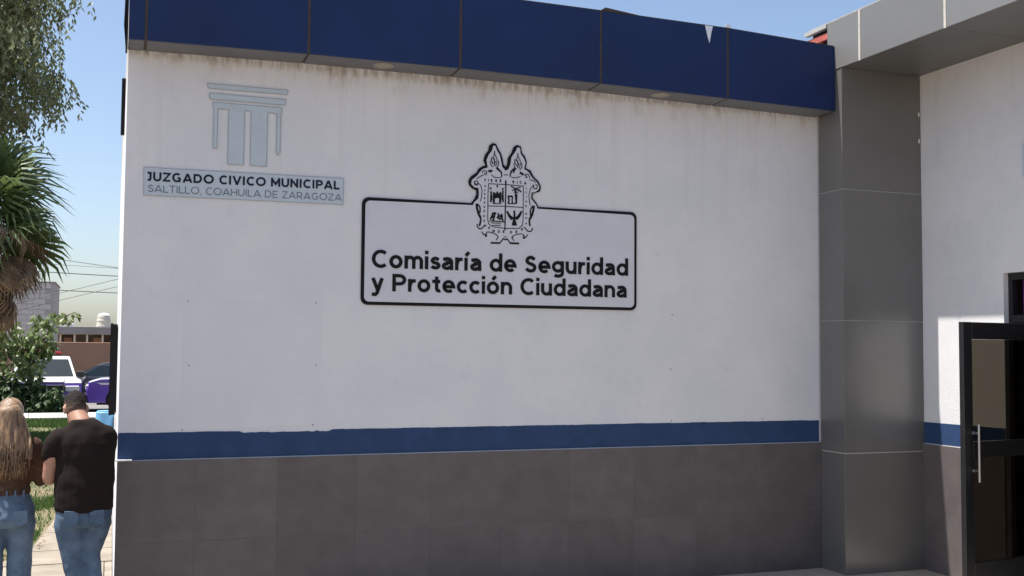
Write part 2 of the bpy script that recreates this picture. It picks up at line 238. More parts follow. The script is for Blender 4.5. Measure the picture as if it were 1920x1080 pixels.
TINY=[('T',2.8683,3.3781,0.0204,0),('I',2.8977,3.3799,0.0204,0),('E',2.926,3.3808,0.0204,0),('R',2.9666,3.3808,0.0204,0),('R',3.0046,3.3823,0.0204,0),('A',3.0507,3.3788,0.0204,0),('R',3.119,3.3801,0.0204,0),('I',3.1531,3.3788,0.0204,0),('C',3.1832,3.3794,0.0204,0),('A',3.2255,3.3769,0.0204,0),('A',2.8693,3.3321,0.0144,0),('C',2.8675,3.2944,0.0144,0),('E',2.8666,3.2622,0.0144,0),('R',2.8659,3.2283,0.0144,0),('E',2.8651,3.1924,0.0144,0),('N',2.8643,3.1548,0.0144,0),('D',2.8635,3.121,0.0144,0),('O',2.8628,3.0798,0.0144,0),('N',2.8632,3.0397,0.0144,0),('I',3.235,3.332,0.0144,0),('C',3.2352,3.2966,0.0144,0),('I',3.2349,3.2613,0.0144,0),('A',3.2347,3.2232,0.0144,0),('D',3.2344,3.1824,0.0144,0),('N',3.2349,3.1172,0.0144,0),('O',3.2363,3.082,0.0144,0),('B',3.2367,3.0359,0.0144,0),('A',2.9077,2.9856,0.0188,0),('M',2.9474,2.9606,0.0188,0),('O',2.9928,2.9573,0.0188,0),('R',3.0354,2.9575,0.0188,0),('O',3.101,2.9567,0.0188,0),('R',3.1497,2.9615,0.0188,0),('O',3.1984,2.9854,0.0188,0)]

# ---------------------------------------------------------------- ground
def sheet(name, poly, z, m, thick=None):
    mb = MB()
    if thick: mb.prism(poly, lambda u, v, d: (u, v, d), z-thick, z)
    else: mb.add([(x, y, z) for x, y in poly], [tuple(range(len(poly)))])
    o = mb.build(name, m); o['kind'] = 'structure'; return o
sheet('ground', [(-900, -300), (900, -300), (900, 1500), (-900, 1500)], -.03, M['earth'])
lp = [(-60, 2.3), (-.95, 2.3), (-.68, 3.2), (-.60, 4.3), (-.55, 5.2), (-.5, 8), (-.5, 22.75), (-60, 22.75)]
sheet('lawn', lp, -.012, M['lawn'])
sheet('car_park', [(-60, 22.9), (30, 22.9), (30, 46), (-60, 46)], -.012, M['asphalt'])
# footpath beside the building: slabs with open joints
fp = empty('footpath'); fp['kind'] = 'structure'
def lerp_edge(y):
    pts = [(-1.6, -.95), (2.3, -.95), (3.2, -.68), (4.3, -.60), (5.2, -.55), (8, -.5), (23, -.5)]
    for (a, xa), (b, xb) in zip(pts, pts[1:]):
        if a <= y <= b: return xa+(xb-xa)*(y-a)/(b-a)
    return -.95
ys = [2.31, 3.0, 4.1, 5.2, 6.4, 7.6, 8.9, 10.2, 11.6, 13.0, 14.5, 16.0, 17.6, 19.2, 20.8, 22.7]
for a, b in zip(ys, ys[1:]):
    n = 4; left = [(lerp_edge(b-.012-(b-a-.02)*i/n), b-.012-(b-a-.02)*i/n) for i in range(n+1)]
    mb = MB(); mb.prism([(.055, a+.008), (.055, b-.012)] + left, lambda u, v, d: (u, v, d), -.06, .0)
    o = mb.build('paving_slab', M['concrete'], fp)
pz = empty('forecourt_paving'); pz['kind'] = 'structure'
me = MB().cbox(0, 1.486, 0, 1.486, -.06, 0, .006).mesh('paving_slab', M['plaza'])
me2 = MB().cbox(0, 1.486, 0, 1.486, -.06, 0, .006).mesh('paving_slab', M['concrete'])
for i in range(-5, 9):
    for j in range(-6, 2):
        x, y = i*1.5, j*1.5-.7
        if x+1.486 > .05 and y+1.486 > -.01: continue
        if x > 5.9 and y > -1.5: pass
        put('paving_slab', me2 if x < .5 else me, pz, (x, y, random.uniform(-.002, .001)))
for i in range(0, 5):                                  # cut row under the wall foot
    x0 = max(i*1.5, .05); x1 = i*1.5+1.486
    MB().cbox(x0, x1, -.70, .0, -.06, -.001, .006).build('paving_slab', M['plaza'], pz)
FYZ_ = lambda u, v, d: (d, u, v)
kb = empty('kerb'); kb['kind'] = 'structure'
x = -14.0
while x < .0:
    MB().prism([(22.68, -.05), (22.69, .04), (22.79, .13), (22.82, .15), (22.93, .15), (22.95, .13), (22.95, -.05)], FYZ_, x, min(x+.985, .05)).build('kerb_stone', M['kerbpaint'], kb); x += 1.0

for j in range(-2, 2):                                 # narrow make-up strip between the slabs and the wall
    MB().cbox(-.008, .056, j*1.5-.70, j*1.5+.78, -.06, -.001, .004).build('paving_slab', M['concrete'], pz)
# ---------------------------------------------------------------- the building
bld = empty('municipal_building', (3, 0, 0), 0, 'white plastered municipal building with blue canopy, grey tiled base and navy stripe', 'building')
def loc(o):                                            # world coordinates kept while parented to the empty at (3,0,0)
    o.location = Vector(o.location) - Vector((3, 0, 0)); return o
FX = lambda u, v, d: (u, d, v)                         # front wall plane
FYZ = lambda u, v, d: (d, u, v)                        # side wall plane
wall = loc(MB().box(.06, 7.25, 0, .2, -.1, 4.70).build('front_wall', M['plaster'], bld))
sw = loc(MB().box(.06, .26, .2, 7.2, -.1, 4.70).build('side_wall', M['plaster'], bld))
rw = MB(); rw.prism([(-.002, -.1), (-1.34, -.1), (-1.34, 2.657), (-3.1, 2.657), (-3.1, -.1), (-5.5, -.1), (-5.5, 4.62), (-.002, 4.62)], FYZ, 7.05, 7.17)
wing = loc(rw.build('wing_wall', M['plaster2'], bld))
loc(MB().box(.26, 7.25, .2, 7.0, 4.25, 4.45).build('roof_slab', M['undergrey'], bld))
loc(MB().box(7.17, 12, -5.5, 0, 4.56, 4.62).build('wing_roof', M['undergrey'], bld))
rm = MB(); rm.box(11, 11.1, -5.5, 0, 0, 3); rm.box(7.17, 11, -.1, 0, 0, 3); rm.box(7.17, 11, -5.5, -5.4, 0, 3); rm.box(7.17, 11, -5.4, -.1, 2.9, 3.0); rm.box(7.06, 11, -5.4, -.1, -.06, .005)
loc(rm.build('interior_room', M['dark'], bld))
# navy stripe, hand painted upper edge
def wob(x): return noise.noise(Vector((x*5, 0, 0)))*.004 + noise.noise(Vector((x*26, 3, 0)))*.003
st = MB(); n = 260; xs = [.06+(6.16-.06)*i/n for i in range(n+1)]
def dip(x): return (-.012 + .008*noise.noise(Vector((x*40, 9, 0)))) if .95 < x < 1.62 else 0
st.prism([(x, 1.150) for x in xs] + [(x, 1.347+wob(x)+dip(x)) for x in reversed(xs)], FX, -.0025, .001)
loc(st.build('painted_stripe', M['stripe'], bld))
st = MB(); st.prism([(-.37, 1.150), (-1.338, 1.158), (-1.338, 1.350), (-.37, 1.340)], FYZ, 7.0475, 7.051)
loc(st.build('painted_stripe', M['stripe'], bld))
# tile cladding
tb = loc(MB().box(.061, 6.165, -.0195, .001, -.05, 1.142).build('tile_bed', M['tilebed'], bld))
tb2 = loc(MB().box(7.0305, 7.051, -1.338, -.36, -.05, 1.142).build('tile_bed', M['tilebed'], bld))
edges = [.058, .612] + [.612+.6055*k for k in range(1, 10)] + [6.168]
def tile(x0, x1, z0, z1, par):
    jx = random.uniform(-.0006, .0006); jy = random.uniform(-.0008, .0008)
    return MB().cbox(x0+.0015, x1-.0015, -.022+jy, -.018, z0+.0015, z1-.0015, .0008).build('tile', M['tile'], par, (0, 0, 0))
for a, b in zip(edges, edges[1:]):
    for z0, z1 in ((-.04, .543), (.543, 1.145)): tile(a, b, z0, z1, tb)
tb3 = loc(MB().box(7.0305, 7.051, -5.49, -3.102, -.05, 1.142).build('tile_bed', M['tilebed'], bld))
st = MB(); st.prism([(-3.102, 1.150), (-5.49, 1.150), (-5.49, 1.345), (-3.102, 1.345)], FYZ, 7.0475, 7.051); loc(st.build('painted_stripe', M['stripe'], bld))
for b in (-3.102, -3.70, -4.30, -4.90):
    for z0, z1 in ((-.04, .543), (.543, 1.145)):
        MB().cbox(7.028, 7.032, b-.588, b-.0015, z0+.0015, z1-.0015, .0008).build('tile', M['tile'], tb3)
for a, b in ((-1.337, -.97), (-.97, -.372)):
    for z0, z1 in ((-.04, .543), (.543, 1.145)):
        MB().cbox(7.028+random.uniform(-.0008, .0008), 7.032, a+.0015, b-.0015, z0+.0015, z1-.0015, .0008).build('tile', M['tile'], tb2)
loc(MB().box(.045, .16, -.045, -.0, 1.147, 1.156).build('sunlit_ledge', M['white'], bld))  # tile ledge at the corner, white colour imitates the sun on it
# screw holes left by old notices
hole = MB().loft([((0, -.003, 0), .0055, .0055, (1, 0, 0), (0, 0, 1)), ((0, .001, 0), .0055, .0055, (1, 0, 0), (0, 0, 1))], 8).mesh('screw_hole', M['undergrey'])
for x, z in ((.527, 2.323), (1.487, 2.331), (.546, 1.843), (1.496, 1.845), (4.627, 2.296), (4.611, 1.817), (.51, 1.362), (1.48, 1.385), (4.62, 1.365), (5.55, 1.368)):
    put('screw_hole', hole, wall, (x, 0, z))
# faint repainted rectangles where notices hung
M['patch'] = mat('repainted patch', (.672, .672, .685), .82, .03, 2, bump=.15, bscale=60, spec=.3)
MB().prism([(.50, 1.36), (1.53, 1.39), (1.54, 2.335), (.49, 2.34)], FX, -.0015, .001).build('repainted_patch', M['patch'], wall)

# blue canopy
can = loc(empty('blue_canopy', (3, 0, 0))); can.parent = bld
seams = [.044, .175, 1.350, 2.562, 3.800, 5.030, 6.155]
zb = [4.196, 4.200, 4.221, 4.229, 4.221, 4.200, 4.184]; zt = [4.86, 4.855, 4.850, 4.842, 4.836, 4.822, 4.778]
YB = -.28
def px3(x): return x-3
for i in range(6):
    a, b = seams[i], seams[i+1]; g = .011
    mb = MB(); P = [(px3(a+g), zb[i]), (px3(b-g), zb[i+1]), (px3(b-g), zt[i+1]), (px3(a+g), zt[i])]
    mb.prism(P, FX, YB, YB+.025); mb.build('fascia_panel', M['bluepanel'], can)
    mb = MB(); mb.add([(px3(a+g), YB+.026, zb[i]), (px3(b-g), YB+.026, zb[i+1]), (px3(b-g), -.001, zb[i+1]-.008), (px3(a+g), -.001, zb[i]-.008),
                       (px3(a+g), YB+.026, zb[i]+.02), (px3(b-g), YB+.026, zb[i+1]+.02), (px3(b-g), -.001, zb[i+1]+.012), (px3(a+g), -.001, zb[i]+.012)],
                      [(0,1,2,3),(7,6,5,4),(0,4,5,1),(1,5,6,2),(2,6,7,3),(3,7,4,0)])
    mb.build('underside_panel', M['undergrey'], can)
for i in range(1, 6):
    a = seams[i]; mb = MB()
    mb.prism([(px3(a-.0105), zb[i]+.002), (px3(a+.0105), zb[i]+.002), (px3(a+.0105), zt[i]), (px3(a-.0105), zt[i])], FX, YB+.004, YB+.02)
    mb.add([(px3(a-.0105), YB+.02, zb[i]+.004), (px3(a+.0105), YB+.02, zb[i]+.004), (px3(a+.0105), -.002, zb[i]-.004), (px3(a-.0105), -.002, zb[i]-.004)], [(0,1,2,3)])
    mb.build('seam', M['brownseam'], can)
mb = MB(); mb.prism([(YB, zb[-1]), (-.001, zb[-1]), (-.001, zt[-1]), (YB, zt[-1])], FYZ, px3(6.1445), px3(6.158)); mb.build('end_panel', M['bluepanel'], can)
mb = MB(); mb.prism([(YB-.004, zb[0]-.01), (.02, zb[0]-.03), (.02, zt[0]), (YB-.004, zt[0])], FYZ, px3(.038), px3(.052)); mb.build('end_panel', M['black'], can)
# flashing along the top
mb = MB()
for i in range(6):
    a, b = seams[i], seams[i+1]
    mb.add([(px3(a), YB+.004, zt[i]+.001), (px3(b), YB+.004, zt[i+1]+.001), (px3(b), -.0, zt[i+1]+.001), (px3(a), -.0, zt[i]+.001),
            (px3(a), YB+.004, zt[i]+.010), (px3(b), YB+.004, zt[i+1]+.010), (px3(b), -.0, zt[i+1]+.010), (px3(a), -.0, zt[i]+.010)],
           [(0,3,2,1),(4,5,6,7),(0,1,5,4),(1,2,6,5),(2,3,7,6),(3,0,4,7)])
mb.build('top_flashing', M['brownseam'], can)
mb = MB(); mb.add([(px3(3.80), YB-.002, 4.846), (px3(4.16), YB-.002, 4.84), (px3(3.84), YB-.002, 4.872), (px3(3.80), YB+.05, 4.848), (px3(4.16), YB+.05, 4.842), (px3(3.84), YB+.05, 4.875)], [(0,1,2),(3,5,4),(0,2,5,3),(1,4,5,2),(0,3,4,1)])
mb.build('lifted_flashing', M['brownseam'], can)
mb = MB(); mb.prism([(px3(4.80), 4.826), (px3(4.875), 4.824), (px3(4.858), 4.76), (px3(4.842), 4.672), (px3(4.822), 4.73)], FX, YB-.006, YB-.002); mb.build('torn_film', M['film'], can)
mb = MB(); mb.prism([(px3(4.985), 4.825), (px3(5.08), 4.818), (px3(5.06), 4.862), (px3(5.035), 4.876), (px3(5.01), 4.85)], FX, YB+.01, YB+.014); mb.build('torn_film', M['film'], can)
# recessed downlights
for x, z in ((1.965, 4.2225), (4.435, 4.207)):
    ring = MB(); u = (1, 0, 0); v = (0, 1, 0)
    ring.loft([((0, 0, .0), .085, .085, u, v), ((0, 0, -.007), .080, .080, u, v), ((0, 0, -.007), .062, .062, u, v), ((0, 0, .004), .058, .058, u, v)], 24, cap=False)
    dl = ring.build('downlight', M['lampring'], can, (px3(x), -.145, z-.001), smooth='auto')
    MB().loft([((0, 0, -.003), .06, .06, u, v), ((0, 0, .0), .06, .06, u, v)], 20).build('lens', M['lens'], dl)

# corner column clad in grey composite
colm = loc(empty('clad_column', (6.6, 0, 0))); colm.parent = bld
YC = -.37
def L66(b): b.location = Vector((-6.6, 0, 0)); return b
L66(MB().box(6.185, 7.045, YC+.02, -.001, 0, 4.60).build('column_core', M['sealgrey'], colm))
zz = [.0, 1.072, 2.262, 3.452, 4.56]
for k in range(4):
    a, b = zz[k]+(.005 if k else .0), zz[k+1]-.005
    if k == 3: b = 4.5655
    dy = (0, .0015, -.001, .001)[k]
    L66(MB().cbox(6.165, 7.049, YC+dy, YC+.018, a, b, .0012).build('cladding_panel', M['acm'], colm))
    L66(MB().cbox(6.166+dy, 6.184, YC+.0185, -.0235, a, b, .0012).build('cladding_panel', M['acm'], colm))
L66(MB().box(6.163, 6.20, -.02, -.0235+.0005, 1.15, 4.18).build('corner_bead', M['sealgrey'], colm))
for z in zz[1:4]:
    s_ = M['sealgrey'] if z > 2 else M['sealant']
    mb = MB(); mb.box(6.170, 7.046, YC+.0042, YC+.0195, z-.0045, z+.0045); mb.box(6.1705, 6.185, YC+.0197, -.03, z-.0045, z+.0045); L66(mb.build('joint_sealant', s_, colm))
for z, y in ((1.9, .0), (3.02, 0)):
    L66(MB().cbox(6.171, 6.181, -.018, -.010, z-.014, z+.014, .002).build('rivet', M['white'], colm))
for z in (4.20, 3.95):
    L66(MB().cbox(7.02, 7.034, YC-.006, YC-.001, z-.02, z+.02, .002).build('rivet', M['white'], colm))

# grey canopy over the entrance
gc = loc(empty('grey_canopy', (6.6, 0, 0))); gc.parent = bld
ysm = [-.17, -.63, -1.68, -2.73, -3.78, -4.83, -5.5]
for a, b in zip(ysm, ysm[1:]):
    L66(MB().cbox(6.160, 6.176, b+.013, a-(.013 if a < -.2 else 0), 4.566, 5.022, .003).build('fascia_panel', M['acmsunlit'], gc))
    if b > -5.4: L66(MB().box(6.1575, 6.174, b-.0125, b+.0125, 4.566, 5.020).build('joint_sealant', M['sealant'], gc))
for a, b in zip([-.372, -.63, -1.68, -2.73, -3.78, -4.83], [-.63, -1.68, -2.73, -3.78, -4.83, -5.5]):
    L66(MB().cbox(6.177, 7.048, b+.003, a-.003, 4.568, 4.583, .002).build('soffit_panel', M['soffit'], gc))
L66(MB().box(6.18, 7.049, -5.49, -.3505, 4.584, 4.60).build('soffit_backing', M['sealgrey'], gc))
L66(MB().box(6.165, 7.6, -5.5, .12, 5.024, 5.034).build('canopy_roof', M['sealgrey'], gc))
L66(MB().box(6.15, 6.20, -.165, .17, 4.985, 5.023).build('edge_flashing', M['sealgrey'], gc))
mb = MB(); mb.box(6.17, 6.21, -.16, .165, 4.885, 4.945); mb.box(6.17, 6.21, .13, .165, 4.70, 4.885)
L66(mb.build('steel_beam', M['redsteel'], gc))
L66(MB().box(6.22, 6.26, -.15, .13, 4.6, 5.02).build('beam_backing', M['black'], gc))

# wing wall details
mb = MB().cbox(7.036, 7.049, -1.66, -1.575, 3.44, 3.72, .004); loc(mb.build('wall_box', M['silver'], bld))
# entrance: frame, transom, purple banner behind
ent = loc(empty('entrance_frame', (7.1, -1.6, 0))); ent.parent = bld
def LE(b): b.location = Vector((-7.1, 1.6, 0)); return b
fr = MB()
fr.box(7.10, 7.155, -1.385, -1.341, .0, 2.655); fr.box(7.10, 7.155, -1.66, -1.60, .0, 2.60); fr.box(7.10, 7.155, -3.05, -1.386, 2.60, 2.655); fr.box(7.10, 7.155, -3.099, -3.051, 0, 2.655); fr.box(7.10, 7.155, -1.60, -1.386, 2.24, 2.30); fr.box(7.10, 7.155, -3.05, -1.66, 2.24, 2.30)
LE(fr.build('frame', M['doorframe'], ent))
LE(MB().box(7.125, 7.131, -1.60, -1.385, .0, 2.24).build('side_pane', M['tint'], ent))
LE(MB().box(7.20, 7.21, -3.0, -1.40, 2.20, 2.75).build('banner', M['purple'], ent))
# open glass door leaf
HX, HY = 7.115, -1.625; dv = Vector((6.2-HX, -1.76-HY, 0)); Wd = dv.length; ang = math.atan2(dv.y, dv.x)
door = loc(empty('glass_door', (HX, HY, 0), ang)); door.parent = bld; door['label'] = 'open black framed door with dark tinted glass'
Z1 = 2.224; T = .022
f = MB(); f.cbox(0, .095, -T, T, .015, Z1, .003); f.cbox(Wd-.10, Wd, -T, T, .015, Z1, .003)
f.cbox(.0955, Wd-.1005, -T+.001, T-.001, Z1-.135, Z1-.001, .003); f.cbox(.0955, Wd-.1005, -T+.001, T-.001, 1.165, 1.292, .003); f.cbox(.0955, Wd-.1005, -T+.001, T-.001, .016, .36, .003)
f.build('door_frame', M['doorframe'], door)
for a, b in ((.361, 1.164), (1.293, Z1-.136)): MB().box(.0956, Wd-.1006, -.003, .003, a, b).build('pane', M['tint'], door)
h = MB(); ys_ = T+.05; xh = Wd-.10
h.tube([(xh, ys_, .985), (xh, ys_, 1.43)], .0105, 12); h.tube([(xh+.0, T-.002, 1.36), (xh, ys_, 1.36)], .009, 10); h.tube([(xh, T-.002, 1.07), (xh, ys_, 1.07)], .009, 10)
h.build('handle', M['chrome'], door, smooth='auto')
for z in (1.36, 1.07):
    r = MB(); r.loft([((xh, T-.001, z), .018, .018, (1, 0, 0), (0, 0, 1)), ((xh, T+.006, z), .018, .018, (1, 0, 0), (0, 0, 1))], 14)
    r.build('handle_rose', M['chrome'], door, smooth='auto')

# things on the building's left side wall
g = empty('window_grille', (.06, 3.3, 1.3), 0, 'dark steel window guard standing out from the left side wall', 'window guard')
mb = MB(); mb.prism([(0, 0), (1.3, -.02), (1.3, .92), (0, .87)], lambda u, v, d: (d, u, v), -.010, -.001); mb.build('back_plate', M['black'], g)
mb = MB()
for k in range(9): mb.box(-.065, -.055, .02+k*.155, .035+k*.155, .0, .88)
mb.box(-.07, -.011, -.012, .01, -.02, .90); mb.box(-.075, -.011, 1.28, 1.31, -.08, .92); mb.box(-.072, -.05, .0, 1.29, -.025, -.001); mb.box(-.072, -.05, .0, 1.29, .885, .91)
mb.build('bars', M['black'], g)
tag(MB().cbox(-.035, -.001, 0, .08, 0, .52, .005).build('conduit_box', M['black'], None, (.06, 2.0, 3.92)), 'narrow black box high on the left side wall below the canopy', 'conduit box')
c = MB(); c.tube([(.03, -.25, 5.2), (.012, -.255, 4.95), (.008, -.26, 4.75), (.02, -.262, 4.6), (.034, -.264, 4.5), (.03, -.27, 4.3), (.045, -.1, 4.18)], .008, 6)
tag(c.build('hanging_cable', M['black'], smooth=True), 'thin black cable hanging down the left end of the blue canopy', 'cable')
dr = empty('water_drum', (-.055, 5.6, .78), 0, 'light blue plastic drum on a pedestal beside the left side wall', 'drum')
M['paleblue'] = mat('pale blue plastic', (.17, .42, .68), .5, .08, 8)
U = (1, 0, 0); V = (0, 1, 0)
MB().loft([((0, 0, 0), .10, .10, U, V), ((0, 0, .12), .108, .108, U, V), ((0, 0, .14), .112, .112, U, V), ((0, 0, .16), .108, .108, U, V), ((0, 0, .30), .105, .105, U, V), ((0, 0, .39), .104, .104, U, V), ((0, 0, .40), .095, .095, U, V)], 20).build('barrel', M['paleblue'], dr, smooth='auto')
MB().loft([((0, 0, .401), .09, .09, U, V), ((0, 0, .412), .09, .09, U, V)], 14).build('lid', M['paleblue'], dr)
tag(MB().cbox(-.125, .11, -.12, .12, 0, .78, .01).build('concrete_pedestal', M['concrete'], None, (-.055, 5.6, 0)), 'narrow concrete pedestal under the light blue drum', 'pedestal')

# ---------------------------------------------------------------- lettering: a monoline geometric alphabet drawn as strokes
def arc(cx, cy, rx, ry, a0, a1, n=18):
    return [(cx+rx*math.cos(math.radians(a0+(a1-a0)*i/n)), cy+ry*math.sin(math.radians(a0+(a1-a0)*i/n))) for i in range(n+1)]
def glyph(ch, W):
    """strokes (centre lines, closed?) and advance for cap height 1, stroke width W"""
    h = W/2; X = .735; t = 1-h; x_ = X-h
    def rnd(w): return (w-W)/2
    if ch == ' ': return [], .28
    if ch == ',': return [([(h+.02, h), (h-.03, -.14)], 0)], W+.02
    if ch == '.': return [([(h, 0), (h, W)], 0)], W
    if ch == 'C': r = .46; return [(arc(.02+.49, .5, .49-h, .515-h, 48, 312, 26), 0)], .88
    if ch == 'G': return [(arc(.51, .5, .49-h, .515-h, 50, 318, 26)+[(.51+.40-h+.02, .16), (.93-h, .46)], 0), ([(.58, .46), (.93-h, .46)], 0)], .98
    if ch in 'OQ': return [(arc(.54, .5, .54-h, .515-h, 0, 360, 32)[:-1], 1)], 1.08
    if ch == 'D': return [([(h, h), (.42, h)]+arc(.42, .5, .46-h, .5-h, -90, 90, 16)[1:]+[(h, t)], 1)], .90
    if ch == 'P': return [([(h, 0), (h, 1)], 0), ([(h, t), (.40, t)]+arc(.40, .66+h*.1, .38-h, .34-h*1.1, 90, -90, 14)+[(h, .32+h*1.2)], 0)], .78
    if ch == 'R': return [([(h, 0), (h, 1)], 0), ([(h, t), (.40, t)]+arc(.40, .66+h*.1, .38-h, .34-h*1.1, 90, -90, 14)+[(h, .32+h*1.2)], 0), ([(.42, .36), (.72, 0)], 0)], .82
    if ch == 'B': return [([(h, 0), (h, 1)], 0), ([(h, t), (.38, t)]+arc(.38, .74, .32-h, .26-h, 90, -90, 10)+[(h, .5)], 0), ([(h, .5), (.42, .5)]+arc(.42, .27, .36-h, .26-h*.8, 90, -90, 10)+[(h, h)], 0)], .80
    if ch == 'S': return [(scurve(h, 1, .36), 0)], .74
    if ch == 's': return [([(p[0]*.78, p[1]) for p in scurve(h, X, .36)], 0)], .56
    if ch == 'J': return [([(.08, t), (.50-h, t), (.50-h, .30)]+arc(.27, .30, .23-h, .30-h, 0, -150, 12), 0)], .52
    if ch == 'U': return [([(h, 1), (h, .40)]+arc(.42, .40, .42-h, .41-h, 180, 360, 16)+[(.84-h, 1)], 0)], .84
    if ch == 'Z': return [([(.03, t), (.76-h*.4, t), (.05+h*.4, h), (.78, h)], 0)], .80
    if ch == 'A': return [([(h*.9-.02, 0), (.48, 1-h*.2)], 0), ([(.98-h*.9, 0), (.48, 1-h*.2)], 0), ([(.22, .27), (.74, .27)], 0)], .96
    if ch == 'I': return [([(h+.03, 0), (h+.03, 1)], 0)], W+.06
    if ch == 'V': return [([(h-.02, 1), (.46, h*.1)], 0), ([(.94-h, 1), (.46, h*.1)], 0)], .92
    if ch == 'M': return [([(h, 0), (h, 1)], 0), ([(h, t), (.50, .28), (1-h, t)], 0), ([(1-h, 0), (1-h, 1)], 0)], 1.0
    if ch == 'N': return [([(h, 0), (h, 1)], 0), ([(h, t), (.86-h, h)], 0), ([(.86-h, 0), (.86-h, 1)], 0)], .86
    if ch == 'L': return [([(h, 1), (h, h), (.64, h)], 0)], .64
    if ch == 'T': return [([(.0, t), (.76, t)], 0), ([(.38, 0), (.38, 1)], 0)], .76
    if ch == 'H': return [([(h, 0), (h, 1)], 0), ([(.82-h, 0), (.82-h, 1)], 0), ([(h, .5), (.82-h, .5)], 0)], .82
    if ch == 'E': return [([(.70, t), (h, t), (h, h), (.72, h)], 0), ([(h, .5), (.64, .5)], 0)], .72
    # lower case
    c, r, ry = X*.5, X*.50, X*.515
    if ch in 'oó':
        s = [(arc(r, c, r-h, ry-h, 0, 360, 28)[:-1], 1)]
        if ch == 'ó': s.append(([(r-.02, X+.11), (r+.16, X+.32)], 0))
        return s, 2*r
    if ch == 'c': return [(arc(r, c, r-h, ry-h, 45, 315, 20), 0)], 1.72*r
    if ch == 'e': return [([(W*.6, c-.01), (2*r-h*.9, c-.01)]+arc(r, c, r-h, ry-h, 0, 312, 24)[1:], 0)], 2*r
    if ch == 'd': return [(arc(r, c, r-h, ry-h, 0, 360, 28)[:-1], 1), ([(2*r-h+.01, 0), (2*r-h+.01, 1.06)], 0)], 2*r+.01
    if ch == 'g': return [(arc(r, c+.03, r-h, ry-h-.03, 0, 360, 28)[:-1], 1), ([(2*r-h+.01, X), (2*r-h+.01, .02)]+arc(r+.01, .02, r-h, .27-h, 0, -140, 12), 0)], 2*r+.01
    if ch == 'a':
        w = .66
        return [([(.07, X-.13)]+arc(.32, X-.27, .32-h*.9, .27-h, 128, 0, 12)[1:]+[(w-h, 0)], 0), ([(w-h, X*.57), (.30, X*.57)]+arc(.26+h*.2, X*.30, .26-h*.8, X*.30-h*.95, 90, 270, 12)+[(.34, h*.9)]+[(w-h, X*.28)], 0)], w
    if ch in 'ií':
        s = [([(h, 0), (h, X)], 0)]
        s.append(([(h, X+.12), (h, X+.12+W)], 0) if ch == 'i' else ([(h-.02, X+.11), (h+.17, X+.32)], 0))
        return s, W + (.04 if ch == 'í' else 0)
    if ch == 'n': return [([(h, 0), (h, X)], 0), ([(h, X*.5)]+arc(.34, X*.55, .34-h, X*.45-h+.012, 175, 0, 14)+[(.68-h, 0)], 0)], .68
    if ch == 'u': return [([(.68-h, X), (.68-h, 0)], 0), ([(.68-h, X*.5)]+arc(.34, X*.45, .34-h, X*.45-h+.012, -5, -180, 14)+[(h, X)], 0)], .68
    if ch == 'm': return [([(h, 0), (h, X)], 0), ([(h, X*.5)]+arc(.31, X*.58, .31-h, X*.42-h+.012, 175, 0, 12)+[(.62-h, 0)], 0), ([(.62-h, X*.5)]+arc(.31+.62-W, X*.58, .31-h, X*.42-h+.012, 175, 0, 12)+[(1.24-W-h, 0)], 0)], 1.24-W
    if ch == 'r': return [([(h, 0), (h, X)], 0), ([(h, X*.45), (h+.06, X*.72), (h+.17, X-h-.01), (.43, X-h)], 0)], .43
    if ch == 't': return [([(.16+h, .92), (.16+h, .22), (.16+h+.05, h+.02), (.30+h, h-.01), (.47, h+.03)], 0), ([(0, x_), (.46, x_)], 0)], .48
    if ch == 'y': return [([(h, X), (.36, .07)], 0), ([(.70-h, X), (.34, -.10), (.24, -.21), (.05, -.19)], 0)], .69
    return [], .4
def scurve(h, H, ww):
    p = [(.66, .84), (.55, .93), (.38, 1), (.18, .93), (.08, .76), (.16, .60), (.38, .51), (.60, .42), (.69, .25), (.59, .07), (.36, 0), (.15, .06), (.03, .17)]
    out = []
    P = [((q[0])*1.0, h + q[1]*(H-2*h)) for q in p]
    P = [(min(max(a, h), .74-h) if False else a*(.74-2*h)/.70+h, b) for a, b in P]
    for i in range(len(P)-1):
        p0, p1, p2, p3 = P[max(i-1, 0)], P[i], P[i+1], P[min(i+2, len(P)-1)]
        for k in range(3):
            t = k/3
            out.append(tuple(.5*((2*p1[j])+(-p0[j]+p2[j])*t+(2*p0[j]-5*p1[j]+4*p2[j]-p3[j])*t*t+(-p0[j]+3*p1[j]-3*p2[j]+p3[j])*t**3) for j in (0, 1)))
    return out + [P[-1]]
def text(par, fx, m, s, x0, x1, z, H, W, y0, y1, gap=.11):
    """lettering from x0 to x1 on base line z (a pair: left and right), cap height H, one object per letter"""
    za, zb_ = z; tot = 0; items = []
    for i, ch in enumerate(s):
        g, a = glyph(ch, W); items.append((g, tot)); tot += a + (gap if i < len(s)-1 else 0)
    k = (x1-x0)/(tot*H)
    for g, off in items:
        if not g: continue
        mb = MB()
        for n, (pts, closed) in enumerate(g):
            mb.ribbon(pts, W, lambda u, v, d: (x0+(off+u)*H*k, d, za+(zb_-za)*((off+u)/tot) + v*H), y0, y1-.0002*n, closed=bool(closed))
        fx(mb.build('letter', m, par))

